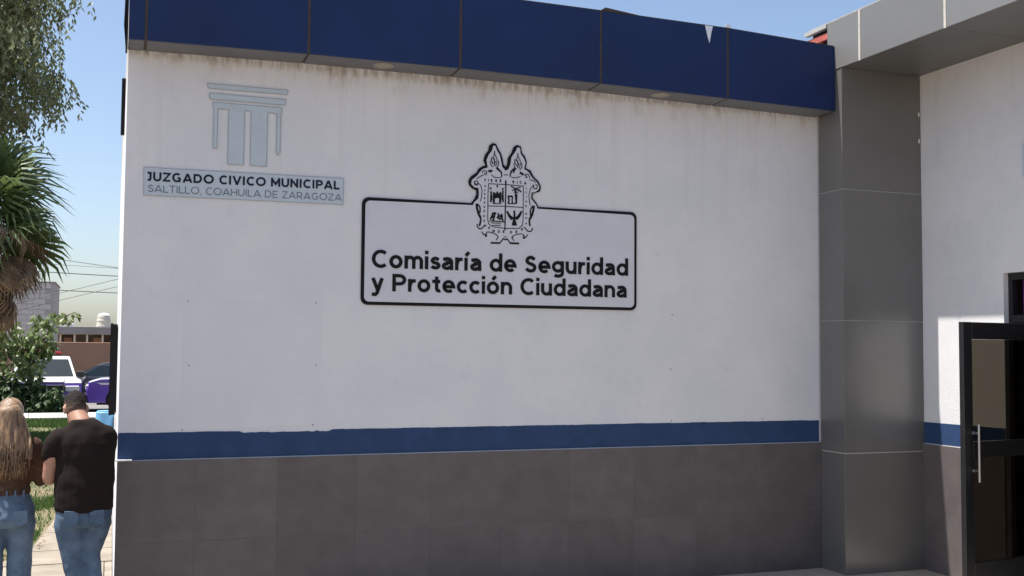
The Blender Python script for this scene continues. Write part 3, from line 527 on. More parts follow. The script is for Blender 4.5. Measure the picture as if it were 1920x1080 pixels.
# ---------------------------------------------------------------- police station sign
sg = empty('station_sign', (3.05, 0, 2.75), 0, 'large black-outlined wall sign with coat of arms and the words Comisaría de Seguridad', 'sign')
def LS(b, ox=3.05, oz=2.75): b.location = Vector((-ox, 0, -oz)); return b
def rrect(x0, x1, z0, z1, r, skip=None):
    o = []
    for cx, cz, a in ((x1-r, z1-r, 0), (x0+r, z1-r, 90), (x0+r, z0+r, 180), (x1-r, z0+r, 270)): o += arc(cx, cz, r, r, a+ (90 if False else 0), a+90, 6)
    return o
def signpoly(x0, x1, z0, z1, r, em):                   # rounded rectangle whose top edge runs over the shield outline em (left to right)
    p = [(em[-1][0], z1)] + list(reversed([]))
    right = arc(x1-r, z1-r, r, r, 90, 0, 6); br = arc(x1-r, z0+r, r, r, 0, -90, 6); bl = arc(x0+r, z0+r, r, r, -90, -180, 6); tl = arc(x0+r, z1-r, r, r, 180, 90, 6)
    return list(em) + right + br + bl + tl
bo = signpoly(1.840, 4.272, 2.325, 3.184, .055, OUTER)
bi = signpoly(1.866, 4.246, 2.351, 3.157, .040, INNER)
LS(MB().prism(bo, FX, -.012, -.001).build('border', M['black'], sg))
LS(MB().prism(bi, FX, -.018, -.0125).build('panel', M['signface'], sg))
a = MB()
for i, (wd, pts) in enumerate(ART): a.ribbon([(p[0], p[1]) for p in pts], max(wd*1.35, .0065), FX, -.0185, -.0200-.00015*(i % 9))
tag(LS(a.build('coat_of_arms', M['black'], sg)), kind='stuff')
a = MB()
for i, (ch, x, z, hh, rot) in enumerate(TINY):
    g_, adv = glyph(ch, .27)
    for j, (pts, cl) in enumerate(g_): a.ribbon(pts, .27, lambda u, v, d: (x+(u-adv/2)*hh*1.0, d, z+(v-.5)*hh*1.2), -.0185, -.0196-.0001*((i+j) % 5), closed=bool(cl))
tag(LS(a.build('motto_lettering', M['navytext'], sg)), kind='stuff')
text(sg, LS, M['black'], 'Comisaría de Seguridad', 1.920, 4.186, (2.622, 2.624), .143, .194, -.0185, -.0225, .105)
text(sg, LS, M['black'], 'y Protección Ciudadana', 1.920, 4.173, (2.437, 2.434), .140, .194, -.0185, -.0225, .105)

# ---------------------------------------------------------------- court sign: pillar emblem and name plate
pe = empty('pillar_emblem', (.94, 0, 3.68), 0, 'pale blue Greek pillar emblem fixed above the court name plate', 'emblem')
def LP(b): b.location = Vector((-.94, 0, -3.68)); return b
def plate(name, poly, par, fx, m=M['silver'], d=.008):
    o = fx(MB().prism(poly, FX, -d, -.001).build(name, m, par))
    e = MB(); e.ribbon(poly, .0035, FX, -d-.0002, -d-.0012, closed=True); fx(e.build('edge_line', M['silveredge'], par)); return o
plate('top_bar', [(.629, 3.985), (1.241, 3.988), (1.232, 3.952), (.640, 3.949)], pe, LP)
plate('middle_bar', [(.648, 3.913), (1.224, 3.913), (1.220, 3.868), (.652, 3.868)], pe, LP)
plate('pillars', [(.675, 3.845), (1.196, 3.845), (1.192, 3.800), (1.187, 3.797), (1.187, 3.50), (1.182, 3.485), (1.172, 3.47), (1.162, 3.485), (1.160, 3.50), (1.160, 3.797), (1.086, 3.797), (1.086, 3.377), (.962, 3.377), (.962, 3.80), (.912, 3.80),
                  (.912, 3.377), (.794, 3.377), (.794, 3.797), (.712, 3.797), (.712, 3.50), (.706, 3.49), (.688, 3.49), (.684, 3.50), (.684, 3.797), (.680, 3.80)], pe, LP)
npl = empty('court_name_plate', (.94, 0, 3.21), 0, 'pale blue name plate reading JUZGADO CIVICO MUNICIPAL under the pillar emblem', 'sign')
def LN(b): b.location = Vector((-.94, 0, -3.21)); return b
plate('plate', [(.190, 3.314), (1.689, 3.322), (1.686, 3.114), (.194, 3.106)], npl, LN)
text(npl, LN, M['navytext'], 'JUZGADO CIVICO MUNICIPAL', .211, 1.656, (3.213, 3.231), .068, .21, -.0098, -.0112, .14)
text(npl, LN, M['greytext'], 'SALTILLO, COAHUILA DE ZARAGOZA', .221, 1.673, (3.131, 3.142), .054, .105, -.0098, -.0108, .16)

# ---------------------------------------------------------------- background buildings
M['farwhite'] = mat('weathered white block', (.50, .50, .50), .9, .10, .8, rand=.05)
M['mortar'] = mat('grey mortar', (.36, .36, .36), .9)
M['brownwall'] = mat('brown plaster wall', (.27, .155, .105), .9, .14, .5)
M['fargrey'] = mat('grey concrete roof slab', (.27, .27, .28), .9, .12, .5)
M['fardark'] = mat('shaded shed front', (.11, .095, .08), .9, .35, 1.2)  # dark colour stands in for shade beneath the roof slab
M['tank'] = mat('cream water tank', (.60, .55, .45), .6, .08, 3)
wb = empty('white_block_building', (-6.5, 56.5, 0), 0, 'tall windowless grey white block building behind the young tree', 'building')
MB().box(-6, 3.45, .03, 6, 0, 5.34).build('wall', M['mortar'], wb)
MB().cbox(-6.05, 3.50, -.02, 6.05, 5.345, 5.42, .01).build('coping', M['fargrey'], wb)
bm_ = MB().cbox(0, .585, 0, .028, 0, .282, .006).mesh('block', M['farwhite'])
for r_ in range(7, 18):
    for c_ in range(-1, 16):
        x = -6 + c_*.6 + (.3 if r_ % 2 else 0)
        if -6 <= x and x+.585 < 3.46: put('block', bm_, wb, (x, 0, .01+r_*.2965+.0))
bw = tag(MB().cbox(-14, 7, 0, .2, 0, 2.06, .02).build('brown_perimeter_wall', M['brownwall'], None, (0, 46.2, 0)), 'long low brown plastered wall closing the far side of the car park', 'wall')
gb = empty('grey_roofed_shed', (-1, 71.6, 0), 0, 'low shed with grey slab roof and open dark front behind the brown wall', 'building')
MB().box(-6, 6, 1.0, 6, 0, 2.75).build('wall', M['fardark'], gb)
MB().cbox(-6.3, 6.3, -.2, 6.2, 2.62, 3.16, .02).build('roof_slab', M['fargrey'], gb)
pm = MB().box(-.06, .06, 0, .12, 0, 2.62).mesh('post', M['tank'])
for x in (-3.2, -2.3, -1.4, -.6, .4, 1.2, 2.4): put('post', pm, gb, (x, 0, 0))
pn = MB().box(0, .5, .3, .34, 0, 2.4).mesh('partition', M['brownwall'])
for x in (-2.9, -2.1, -.2, .9): put('partition', pn, gb, (x, random.uniform(0, .4), 0))
U = (1, 0, 0); V = (0, 1, 0)
tk = empty('water_tank', (-.56, 72.6, 3.16), 0, 'cream ribbed water tank on the grey shed roof', 'water tank')
MB().loft([((0, 0, 0), .50, .50, U, V), ((0, 0, .12), .50, .50, U, V), ((0, 0, .14), .47, .47, U, V), ((0, 0, .4), .45, .45, U, V), ((0, 0, .43), .47, .47, U, V), ((0, 0, .65), .42, .42, U, V), ((0, 0, .68), .44, .44, U, V), ((0, 0, .80), .40, .40, U, V), ((0, 0, .90), .2, .2, U, V)], 20).build('barrel', M['tank'], tk, smooth='auto')
MB().loft([((0, 0, .82), .42, .42, U, V), ((0, 0, .93), .30, .30, U, V), ((0, 0, .99), .12, .12, U, V)], 18).build('lid', M['white'], tk, smooth='auto')
rv = empty('roof_vent', (-2.75, 72.4, 3.16), 0, 'small white box vent on the grey shed roof', 'roof vent')
MB().cbox(-.25, .25, -.15, .15, 0, .22, .03).build('housing', M['white'], rv); MB().cbox(-.33, .05, -.2, .2, .221, .27, .02).build('hood', M['redsteel'], rv)
tag(MB().loft([((0, 0, 0), .5, .35, U, V), ((0, 0, .15), .42, .3, U, V), ((0, 0, .25), .2, .15, U, V)], 14).build('tarpaulin_heap', M['kerbpaint'], None, (-3.5, 72.5, 3.16)), 'pale tarpaulin heap at the left end of the grey shed roof', 'tarpaulin')

# ---------------------------------------------------------------- power lines
M['wire'] = mat('aged wire', (.06, .065, .07), .7)
def wire(p, q, sag, rad, label):
    p = Vector(p); q = Vector(q); pts = [p.lerp(q, i/24) - Vector((0, 0, sag*4*(i/24)*(1-i/24))) for i in range(25)]
    return tag(MB().tube(pts, rad, 5).build('power_line', M['wire']), label, 'power line', 'power lines behind the car park')
wire((-5.5, 38.0, 5.75), (3.2, 34.2, 4.45), .0, .012, 'uppermost power line sloping down to the building edge')
wire((-6.5, 38.0, 4.98), (3.2, 36.2, 4.55), .03, .018, 'thick nearly level power line next below the steep one')
wire((-6.5, 38.0, 4.30), (3.2, 36.6, 3.95), .06, .017, 'thick nearly level power line ending just above the shed roof height')
wire((-6.0, 38.5, 2.85), (2.2, 35.2, 5.05), .0, .010, 'thin power line rising to the right across the level ones')
wire((-6.0, 38.7, 2.60), (2.2, 35.2, 4.75), .0, .010, 'lowest thin power line rising to the right')
wire((-6.5, 38.0, 5.30), (3.2, 36.4, 4.85), .02, .008, 'thin level power line between the steep one and the thick one')

# ---------------------------------------------------------------- vegetation
M['bark'] = mat('grey brown bark', (.12, .09, .065), .95, .35, 6, bump=.6, bscale=25)
M['pepper'] = mat('pepper tree leaves', (.11, .145, .06), .5, .35, 1.6, trans=.4, col2=(.21, .245, .125))
M['palm'] = mat('fan palm leaf', (.105, .15, .05), .40, .4, 2.2, trans=.35)
M['deadpalm'] = mat('dry palm leaf', (.21, .145, .09), .8, .45, 4, trans=.2)
M['leaf'] = mat('young tree leaf', (.095, .15, .045), .45, .35, 2.5, trans=.35, col2=(.16, .21, .075))
M['shrub'] = mat('dark shrub leaf', (.045, .085, .025), .5, .35, 3, trans=.25)
M['magenta'] = mat('magenta bracts', (.45, .02, .22), .6, .2, 8, trans=.3)

def leafquad(mb, p, d, n, l, w):                       # pointed leaf folded along its midrib
    d = d.normalized(); s = d.cross(n)
    if s.length < 1e-3: s = d.cross(Vector((1, 0, 0)))
    s.normalize(); nn = s.cross(d)
    a = p; b = p + d*l*.45 + s*w/2 - nn*w*.15; c = p + d*l; e = p + d*l*.45 - s*w/2 - nn*w*.15; m_ = p + d*l*.5
    mb.add([a, b, c, e, m_], [(0, 1, 4), (1, 2, 4), (2, 3, 4), (3, 0, 4)])
def rv3(r=1): return Vector((random.gauss(0, r), random.gauss(0, r), random.gauss(0, r)))

def pepper_tree():
    t = empty('pepper_tree', (-4.4, 15.3, 0), 0, 'large weeping pepper tree with drooping grey green foliage over the lawn', 'tree')
    tr = MB(); tr.tube([(0, 0, -.1), (.05, 0, 1.5), (-.05, .1, 3), (.2, .1, 4.4)], [.38, .28, .24, .2], 12)
    limbs = []
    for k in range(9):
        a = k*2.4; e = Vector((math.cos(a)*1.5, math.sin(a)*1.5, 6.5+1.6*random.random())); limbs.append(e)
        tr.tube([(.1, .1, 3.2+.12*k), tuple(Vector((math.cos(a)*.7, math.sin(a)*.7, 5.2))), tuple(e)], [.13, .08, .03], 7)
    tr.build('trunk', M['bark'], t, smooth=True)
    cr = MB(); rnd = random.Random(3)
    cl = []
    for k in range(720):
        z = rnd.uniform(6.4, 10.6); a = rnd.uniform(0, 2*PI); r = (3.45 if z > 7.6 else 2.35+.92*(z-6.4))*(.84+.16*math.sin(a*5+z*2.3))*math.sqrt(rnd.uniform(.12, 1)); z -= .0
        cl.append((Vector((math.cos(a)*r, math.sin(a)*r, z)), rnd.uniform(.25, .5), rnd.randint(9, 15)))
    for c, R_, ns in cl:
        for s_ in range(ns):
            p = c + Vector((rnd.gauss(0, R_*.6), rnd.gauss(0, R_*.6), rnd.gauss(0, R_*.4)))
            L = rnd.uniform(.30, 1.0); drift = Vector((rnd.gauss(0, .13), rnd.gauss(0, .13), 0)); n = int(L/.085)
            out = Vector((p.x, p.y, 0)).normalized()*.10
            for i in range(n):
                f = i/n; q = p + Vector((0, 0, -L*f)) + drift*f*2 + out*math.sin(f*PI)
                q = q + Vector((rnd.gauss(0, .04), rnd.gauss(0, .04), 0))
                for sd in (-1, 1):
                    d = Vector((rnd.uniform(-1, 1), rnd.uniform(-1, 1), -1.1)); 
                    leafquad(cr, q, d, rv3(), rnd.uniform(.10, .17), rnd.uniform(.04, .058))
    cr.build('crown', M['pepper'], t)
pepper_tree()

def fan_palm():
    t = empty('fan_palm', (-2.28, 12.6, 0), 0, 'fan palm with green fans above a skirt of dry brown leaves', 'palm')
    rnd = random.Random(11)
    tr = MB(); tr.tube([(-.02, 0, -.1), (0, 0, .6), (.03, 0, 2.2), (.08, 0, 4.3)], [.26, .19, .17, .16], 12)
    tr.build('trunk', M['bark'], t, smooth=True)
    def frond(dead):
        mb = MB(); Lp = .62; n = 26; R_ = .95 if not dead else .8
        mb.tube([(0, 0, 0), (Lp*.5, 0, .015), (Lp, 0, 0)], [.018, .013, .010], 5)
        for i in range(n):
            a = math.radians(-118 + 236*i/(n-1)); l = R_*(.72+.28*math.cos(a*.8))*rnd.uniform(.92, 1.05)
            if dead: a *= .45
            d = Vector((math.cos(a), math.sin(a), 0)); s_ = Vector((-d.y, d.x, 0)); w_ = .052
            dr = .10 + .45*abs(math.sin(a))*.4
            base = Vector((Lp, 0, 0)); up = Vector((0, 0, .018 if i % 2 else -.018))
            p0 = base + d*.04; p1 = base + d*l*.60 + up - Vector((0, 0, dr*.25)); p2 = base + d*l*.8 - Vector((0, 0, dr*.5)) ; p3 = base + d*l*1.02 - Vector((0, 0, dr*rnd.uniform(1.4, 3.2)))
            k = l*.55*.085
            k = l*.60*math.tan(math.radians(236/(n-1)/2))*(1.0 if not dead else .45); k2 = l*.8*.04
            mb.add([p0-s_*.006, p0+s_*.006, p1+s_*k, p1-s_*k, p2+s_*k2, p2-s_*k2, p3], [(0, 1, 2, 3), (3, 2, 4, 5), (5, 4, 6)])
        return mb
    gm = [frond(False).mesh('frond', M['palm']) for _ in range(3)]; dm = [frond(True).mesh('dry_frond', M['deadpalm']) for _ in range(3)]
    top = Vector((.08, 0, 4.35))
    for k in range(30):
        a = k*2.39996+.35; f = k/29; el = math.radians(76 - 92*f + rnd.uniform(-7, 7))
        rot = Matrix.Rotation(a, 4, 'Z') @ Matrix.Rotation(-el, 4, 'Y') @ Matrix.Rotation(rnd.uniform(-1.3, 1.3), 4, 'X')
        o = put('frond', gm[k % 3], t); o.matrix_local = Matrix.Translation(top - Vector((0, 0, .45*f))) @ rot @ Matrix.Scale(rnd.uniform(.9, 1.15), 4)
    for k in range(28):
        a = k*2.39996+.5; f = k/27; el = math.radians(-12 - 70*f + rnd.uniform(-8, 8))
        rot = Matrix.Rotation(a, 4, 'Z') @ Matrix.Rotation(-el, 4, 'Y') @ Matrix.Rotation(rnd.uniform(-1, 1), 4, 'X')
        o = put('dry_frond', dm[k % 3], t); o.matrix_local = Matrix.Translation(top - Vector((0, 0, .15+.75*f))) @ rot @ Matrix.Scale(rnd.uniform(.9, 1.1), 4)
fan_palm()

def clumps(name, label, cat, origin, cl, m, L, W, dens, trunk, seed, part='crown'):
    t = empty(name, origin, 0, label, cat); rnd = random.Random(seed); o0 = Vector(origin); mb = MB()
    for (p_, r) in cl:
        c = Vector(p_) - o0
        for k in range(int(dens*r*r*r*1e0) if False else int(dens*(r/.3)**2)):
            v = Vector((rnd.gauss(0, 1), rnd.gauss(0, 1), rnd.gauss(0, 1))).normalized()*r*rnd.uniform(.35, 1)**.7
            p = c + v
            if p.z < .02: continue
            d_ = Vector((v.x, v.y, 0))*1.2 + Vector((rnd.uniform(-.5, .5), rnd.uniform(-.5, .5), -rnd.uniform(.1, .9)))
            leafquad(mb, p, d_, Vector((rnd.gauss(0, .5), rnd.gauss(0, .5), 1)), L*rnd.uniform(.7, 1.15), W*rnd.uniform(.7, 1.15))
    mb.build(part, m, t); tb_ = MB()
    for pts, rad in trunk: tb_.tube([tuple(Vector(p)-o0) for p in pts], rad, 7)
    tb_.build('trunk', M['bark'], t, smooth=True); return t
o_ = Vector((-2.03, 24.43, 0.28)); o_.z = 0
C1 = [((-2.67, 24.12, 2.31), 0.36), ((-2.26, 24.66, 2.05), 0.4), ((-1.8, 24.19, 2.23), 0.34), ((-1.59, 23.8, 2.57), 0.22), ((-1.97, 24.61, 2.65), 0.22), ((-1.29, 24.07, 2.77), 0.15), ((-1.01, 23.67, 2.82), 0.14), ((-1.51, 24.53, 2.8), 0.15), ((-1.63, 24.34, 1.88), 0.28), ((-2.05, 24.23, 1.58), 0.36), ((-2.44, 24.1, 1.32), 0.36), ((-2.76, 24.86, 1.82), 0.34), ((-3.04, 24.66, 2.04), 0.4), ((-3.13, 24.45, 1.31), 0.45), ((-2.07, 24.74, 1.15), 0.3), ((-2.32, 24.51, 1.75), 0.3), ((-1.14, 23.73, 2.64), 0.1), ((-2.89, 25.05, 2.64), 0.2), ((-1.94, 24.46, 1.83), 0.22), ((-1.95, 24.23, 0.87), 0.22)]
clumps('young_tree', 'young tree with broad sunlit leaves in front of the parked white patrol truck', 'tree', tuple(o_), C1, M['leaf'], .23, .135, 56,
       [([tuple(o_), (-2.07, 24.41, 0.94), (-2.01, 24.35, 1.61), (-1.73, 24.21, 2.20)], [.06, .05, .04, .02]), ([(-2.06, 24.38, 1.31), (-2.42, 24.48, 1.90), (-2.83, 24.38, 2.56)], [.04, .03, .015]), ([(-1.91, 24.29, 1.87), (-1.47, 24.09, 2.60), (-0.99, 23.89, 2.87)], [.03, .02, .01])], 5)
o2 = Vector((-2.14, 24.05, 0.15)); o2.z = 0
C2 = [((-2.67, 24.01, 0.52), 0.4), ((-3.04, 24.36, 0.8), 0.45), ((-2.44, 24.37, 0.55), 0.4), ((-2.1, 24.48, 0.39), 0.36), ((-1.73, 23.82, 0.42), 0.34), ((-1.41, 23.93, 0.35), 0.3), ((-1.22, 24.09, 0.26), 0.22), ((-3.22, 24.31, 0.22), 0.4), ((-2.83, 24.39, 0.21), 0.36), ((-2.3, 24.42, 0.21), 0.3), ((-1.85, 23.73, 0.2), 0.26), ((-1.52, 23.83, 0.21), 0.25), ((-2.03, 24.21, 0.73), 0.25), ((-2.53, 24.61, 0.89), 0.25), ((-1.46, 23.71, 0.63), 0.22), ((-1.69, 24.02, 0.69), 0.2)]
clumps('low_shrub', 'dark green low shrub along the whitewashed kerb under the young tree', 'shrub', tuple(o2), C2, M['shrub'], .17, .10, 150,
       [([tuple(o2), (-2.21, 24.06, 0.52)], [.04, .02])], 8)
o3 = Vector((-3.06, 25.14, 0.10)); o3.z = 0
clumps('bougainvillea', 'bougainvillea with magenta flowers at the left edge of the picture', 'shrub', tuple(o3), [((-2.96, 24.91, 1.57), 0.12), ((-3.12, 24.96, 1.68), 0.2), ((-3.33, 25.06, 1.44), 0.25)], M['magenta'], .07, .055, 90,
       [([tuple(o3), (-3.03, 25.07, 1.15), (-3.00, 25.03, 1.56)], [.03, .02, .01])], 9, part='flowers')

# lawn tufts
gr = MB(); rnd = random.Random(21)
def blade(x, y, h):
    a = rnd.uniform(0, 2*PI); lx, ly = math.cos(a), math.sin(a); b = rnd.uniform(-.5, .5)*h; c = rnd.uniform(-.5, .5)*h; w_ = rnd.uniform(.004, .008)*(1+max(0, y-6)*.12)
    gr.add([(x-lx*w_, y-ly*w_, -.013), (x+lx*w_, y+ly*w_, -.013), (x+b, y+c, h-.012)], [(0, 1, 2)])
k = 0
while k < 130000:
    y = 2.4 + 20.2*rnd.random()**1.3; x = -.5 - (rnd.uniform(.02, 1)*(1.2+.16*y) if rnd.random() < .55 else rnd.random()**1.5*15)
    if x > (lerp_edge(y)-.03): continue
    f = noise.noise(Vector((x*1.1, y*.55, 0)))
    if f < (.10 if y < 12 else -.12) and rnd.random() < .9: k += 1; continue
    blade(x, y, rnd.uniform(.03, .08)); k += 1
tag(gr.build('grass', M['grass']), kind='stuff')
# dry leaves and pebbles on the lawn edge
lf = MB()
for k in range(260):
    y = rnd.uniform(2.4, 12); x = lerp_edge(y) - abs(rnd.gauss(0, .5)) + .1
    leafquad(lf, Vector((x, y, .002 if x > lerp_edge(y) else -.004)), Vector((rnd.gauss(0, 1), rnd.gauss(0, 1), .15)), Vector((0, 0, 1)), .05, .03)
tag(lf.build('fallen_leaves', M['deadpalm']), kind='stuff')

# ---------------------------------------------------------------- vehicles in the car park
M['tyre'] = mat('tyre rubber', (.018, .018, .018), .85, .2, 20)
M['rim'] = mat('alloy rim', (.45, .45, .47), .35, metal=.8)
M['carwhite'] = mat('white car paint', (.72, .72, .74), .25, coat=.6)
M['carpurple'] = mat('purple car paint', (.13, .055, .42), .28, coat=.6)
M['cargrey'] = mat('dark grey car paint', (.075, .085, .10), .25, coat=.6)
M['plastic'] = mat('black plastic trim', (.02, .02, .022), .6)
M['lamp'] = mat('headlamp', (.75, .75, .72), .12, spec=.8)
M['redlens'] = mat('red light bar', (.30, .03, .03), .25)
M['bluelens'] = mat('blue light bar', (.03, .05, .35), .25)
def wheel(par, x, y, r, side):
    t = MB(); u = (1, 0, 0); v = (0, 0, 1); s = side
    t.loft([((0, -.11, 0), r*.62, r*.62, u, v), ((0, -.11, 0), r*.94, r*.94, u, v), ((0, -.07, 0), r, r, u, v), ((0, .07, 0), r, r, u, v), ((0, .11, 0), r*.94, r*.94, u, v), ((0, .11, 0), r*.62, r*.62, u, v)], 24)
    w_ = t.build('wheel', M['tyre'], par, (x, y, r), smooth='auto')
    rm = MB(); ys = .112*s
    rm.loft([((0, ys-.02*s, 0), r*.60, r*.60, u, v), ((0, ys, 0), r*.60, r*.60, u, v), ((0, ys, 0), r*.52, r*.52, u, v), ((0, ys-.03*s, 0), r*.5, r*.5, u, v)], 24)
    for k in range(6):
        a = k*PI/3; d = Vector((math.cos(a), 0, math.sin(a))); e = Vector((-d.z, 0, d.x))*.03
        p = d*r*.12; q = d*r*.54; y0 = ys-.01*s; y1 = ys+.006*s
        rm.add([tuple(p-e+Vector((0, y0, 0))), tuple(p+e+Vector((0, y0, 0))), tuple(q+e+Vector((0, y0, 0))), tuple(q-e+Vector((0, y0, 0))), tuple(p-e+Vector((0, y1, 0))), tuple(p+e+Vector((0, y1, 0))), tuple(q+e+Vector((0, y1, 0))), tuple(q-e+Vector((0, y1, 0)))],
               [(3,2,1,0),(4,5,6,7),(0,1,5,4),(1,2,6,5),(2,3,7,6),(3,0,4,7)])
    rm.build('rim', M['rim'], w_, smooth='auto')
def section_loft(mb, prof, hw, inset, matf=None):      # side profile (x,z) swept across the width with rounded shoulders
    ys = [(-hw, inset), (-hw+.04, inset*.35), (-hw+.12, 0), (hw-.12, 0), (hw-.04, inset*.35), (hw, inset)]
    cx = sum(p[0] for p in prof)/len(prof); cz = sum(p[1] for p in prof)/len(prof); b = len(mb.v); n = len(prof)
    for y, ins in ys:
        for x, z in prof:
            dx, dz = x-cx, z-cz; l = math.hypot(dx, dz); mb.v.append((x-dx/l*ins, y, z-dz/l*ins))
    for j in range(len(ys)-1):
        for i in range(n):
            f = (b+j*n+i, b+j*n+(i+1) % n, b+(j+1)*n+(i+1) % n, b+(j+1)*n+i); mb.f.append(f)
            mb.m.append(matf(i) if matf else mb.mi)
    mb.f.append(tuple(b+i for i in range(n-1, -1, -1))); mb.f.append(tuple(b+5*n+i for i in range(n))); mb.m += [mb.mi, mb.mi]
def car(name, label, group, pos, rz, kind, top, low, length=5.2, hw=.92, bar=False):
    """forward is +X; kind 'truck' or 'sedan'"""
    c = empty(name, pos, rz, label, 'pickup truck' if kind == 'truck' else 'car', group); L = length
    if kind == 'truck':
        zh, zr, zbelt, r = 1.02, 1.62, 1.03, .37; ax1, ax2 = L/2-.95, -L/2+1.15
        lower = [(-L/2, .55), (-L/2+.02, .98), (L/2-1.45, .99), (L/2-1.35, zh), (L/2-.35, .97), (L/2-.06, .88), (L/2, .62), (L/2, .50)]
        gh = [(-.55, zbelt-.03), (-.50, zr-.10), (-.36, zr), (.75, zr), (.95, zr-.05), (1.60, zh-.02)]
    else:
        zh, zr, zbelt, r = .88, 1.36, .87, .31; ax1, ax2 = L/2-.85, -L/2+.95
        lower = [(-L/2, .45), (-L/2+.04, .86), (-L/2+.6, .90), (L/2-1.35, .88), (L/2-.4, .76), (L/2-.05, .62), (L/2, .45), (L/2-.02, .36)]
        gh = [(-1.75, .86), (-1.05, zr-.08), (-.55, zr), (.25, zr-.01), (.55, zr-.08), (1.35, .86)]
    def arch(xc):
        rr = r+.07; return [(xc+rr*math.cos(math.radians(a)), .30+ (r-.30) + rr*math.sin(math.radians(a))) for a in range(0, 181, 20)]
    zs = .26
    prof = lower + [(L/2-.04, zs)] + [(ax1+r+.07, zs)] + [p for p in arch(ax1) if p[1] > zs] + [(ax1-r-.07, zs), (ax2+r+.07, zs)] + [p for p in arch(ax2) if p[1] > zs] + [(ax2-r-.07, zs), (-L/2+.03, zs)]
    mb = MB(); section_loft(mb, prof, hw, .05, lambda i: 0)
    # colour split: upper faces of the body white, sides painted below
    me = mb.mesh('body', [M[top], M[low]], smooth=False)
    for p in me.polygons: p.material_index = 0 if (p.normal.z > .5 and p.center.z > .6) else 1
    put('body', me, c)
    g = MB(); n = len(gh); hb, ht = hw-.06, hw-.20
    zlo = min(p[1] for p in gh); zhi = max(p[1] for p in gh)
    def wy(z): return hb + (ht-hb)*(z-zlo)/(zhi-zlo)
    g.v = [(x, -wy(z), z) for x, z in gh] + [(x, wy(z), z) for x, z in gh]
    g.f = [tuple(range(n)), tuple(range(2*n-1, n-1, -1))] + [(i, i+n, (i+1) % n+n, (i+1) % n) for i in range(n)]; g.m = [0]*len(g.f)
    g.build('cab', M[top], c)
    # glazing
    def quad3(a, b, off, m0=.10, m1=.07):              # pane across the width between profile points a and b
        (xa, za), (xb, zb_) = a, b; d = Vector((xb-xa, 0, zb_-za)); nn = Vector((-d.z, 0, d.x)).normalized()
        if nn.z < 0: nn = -nn
        pa = Vector((xa, 0, za))+d*m1; pb = Vector((xa, 0, za))+d*(1-m1); o = nn*off; w1, w2 = wy(pa.z)-m0*.7, wy(pb.z)-m0*.7
        q = [pa+o+Vector((0, -w1, 0)), pa+o+Vector((0, w1, 0)), pb+o+Vector((0, w2, 0)), pb+o+Vector((0, -w2, 0))]
        r_ = [v-nn*(off+.01) for v in q]; return MB().add([tuple(v) for v in q+r_], [(0,1,2,3),(7,6,5,4),(0,4,5,1),(1,5,6,2),(2,6,7,3),(3,7,4,0)])
    quad3(gh[-1], gh[-2], .012).build('windshield', M['carglass'], c)
    quad3(gh[0], gh[1], .012).build('rear_window', M['carglass'], c)
    def side(x0b, x0t, x1b, x1t, s):
        z0, z1 = zbelt+.03, zr-.11; y0, y1 = wy(z0), wy(z1); o = .012
        v = [(x0b, s*(y0+o), z0), (x1b, s*(y0+o), z0), (x1t, s*(y1+o), z1), (x0t, s*(y1+o), z1)]; v += [(a, b-s*.02, c_) for a, b, c_ in v]
        return MB().add(v, [(0,1,2,3),(7,6,5,4),(0,4,5,1),(1,5,6,2),(2,6,7,3),(3,7,4,0)])
    for s in (-1, 1):
        if kind == 'truck': sp = ((-.46, -.44, .28, .28), (.36, .36, 1.42, .92))
        else: sp = ((-1.45, -.92, -.28, -.22), (-.20, -.14, 1.12, .52))
        for q in sp: side(*q, s).build('side_window', M['carglass'], c)
        MB().cbox(-.09, .09, -.11, .11, 0, .16, .02).build('mirror', M['plastic'], c, (sp[1][2]-.1, s*(hw+.07), zbelt))
        MB().cbox(-.06, .03, -.19, .19, -.08, .08, .02).build('headlight', M['lamp'], c, (L/2-.01, s*(hw-.26), lower[-2][1]+.10 if kind == 'truck' else .60))
        MB().cbox(-.03, .04, -.07, .07, -.16, .16, .02).build('tail_light', M['redlens'], c, (-L/2, s*(hw-.10), .80))
        for xc in (ax1, ax2): wheel(c, xc, s*(hw-.10), r, s)
        for xh in ((.30, -.5) if kind == 'truck' else (.0, -1.1)): MB().cbox(0, .16, -.012, .012, 0, .03, .005).build('door_handle', M['plastic'], c, (xh, s*(hw+.0), zbelt-.12))
    MB().cbox(-.05, .06, -hw+.45, hw-.45, -.13, .13, .02).build('grille', M['plastic'], c, (L/2, 0, .70 if kind == 'truck' else .55))
    MB().cbox(-.10, .12, -hw+.02, hw-.02, -.11, .11, .03).build('bumper', M['plastic'] if kind == 'truck' else M[low], c, (L/2, 0, .42))
    MB().cbox(-.12, .08, -hw+.04, hw-.04, -.09, .09, .03).build('rear_bumper', M['plastic'] if kind == 'truck' else M[low], c, (-L/2, 0, .42))
    MB().box(-L/2+.3, L/2-.3, -hw+.2, hw-.2, .20, .45).build('underbody', M['plastic'], c)
    if kind == 'truck':
        gb_ = MB()
        for yy in (-.42, .42): gb_.tube([(L/2+.06, yy, .32), (L/2+.17, yy, .45), (L/2+.17, yy, .92), (L/2+.08, yy*.95, 1.02)], .028, 8)
        gb_.tube([(L/2+.17, -.42, .90), (L/2+.17, .42, .90)], .025, 8); gb_.build('push_bar', M['chrome'], c, smooth='auto')
        for s in (-1, 1):
            MB().prism([(L/2-2.2, .62), (L/2-1.7, .78), (L/2-1.72, .60)], lambda u, v, d: (u, d, v), s*hw+.001*s, s*(hw+.006)).build('door_marking', M['carwhite'], c)
            MB().prism([(L/2-.75-.0, .86), (L/2-.30, .86), (L/2-.42, .80), (L/2-.70, .80)], lambda u, v, d: (u, d, v), s*(hw-.012), s*(hw+.004)).build('fender_marking', M['carwhite'], c)
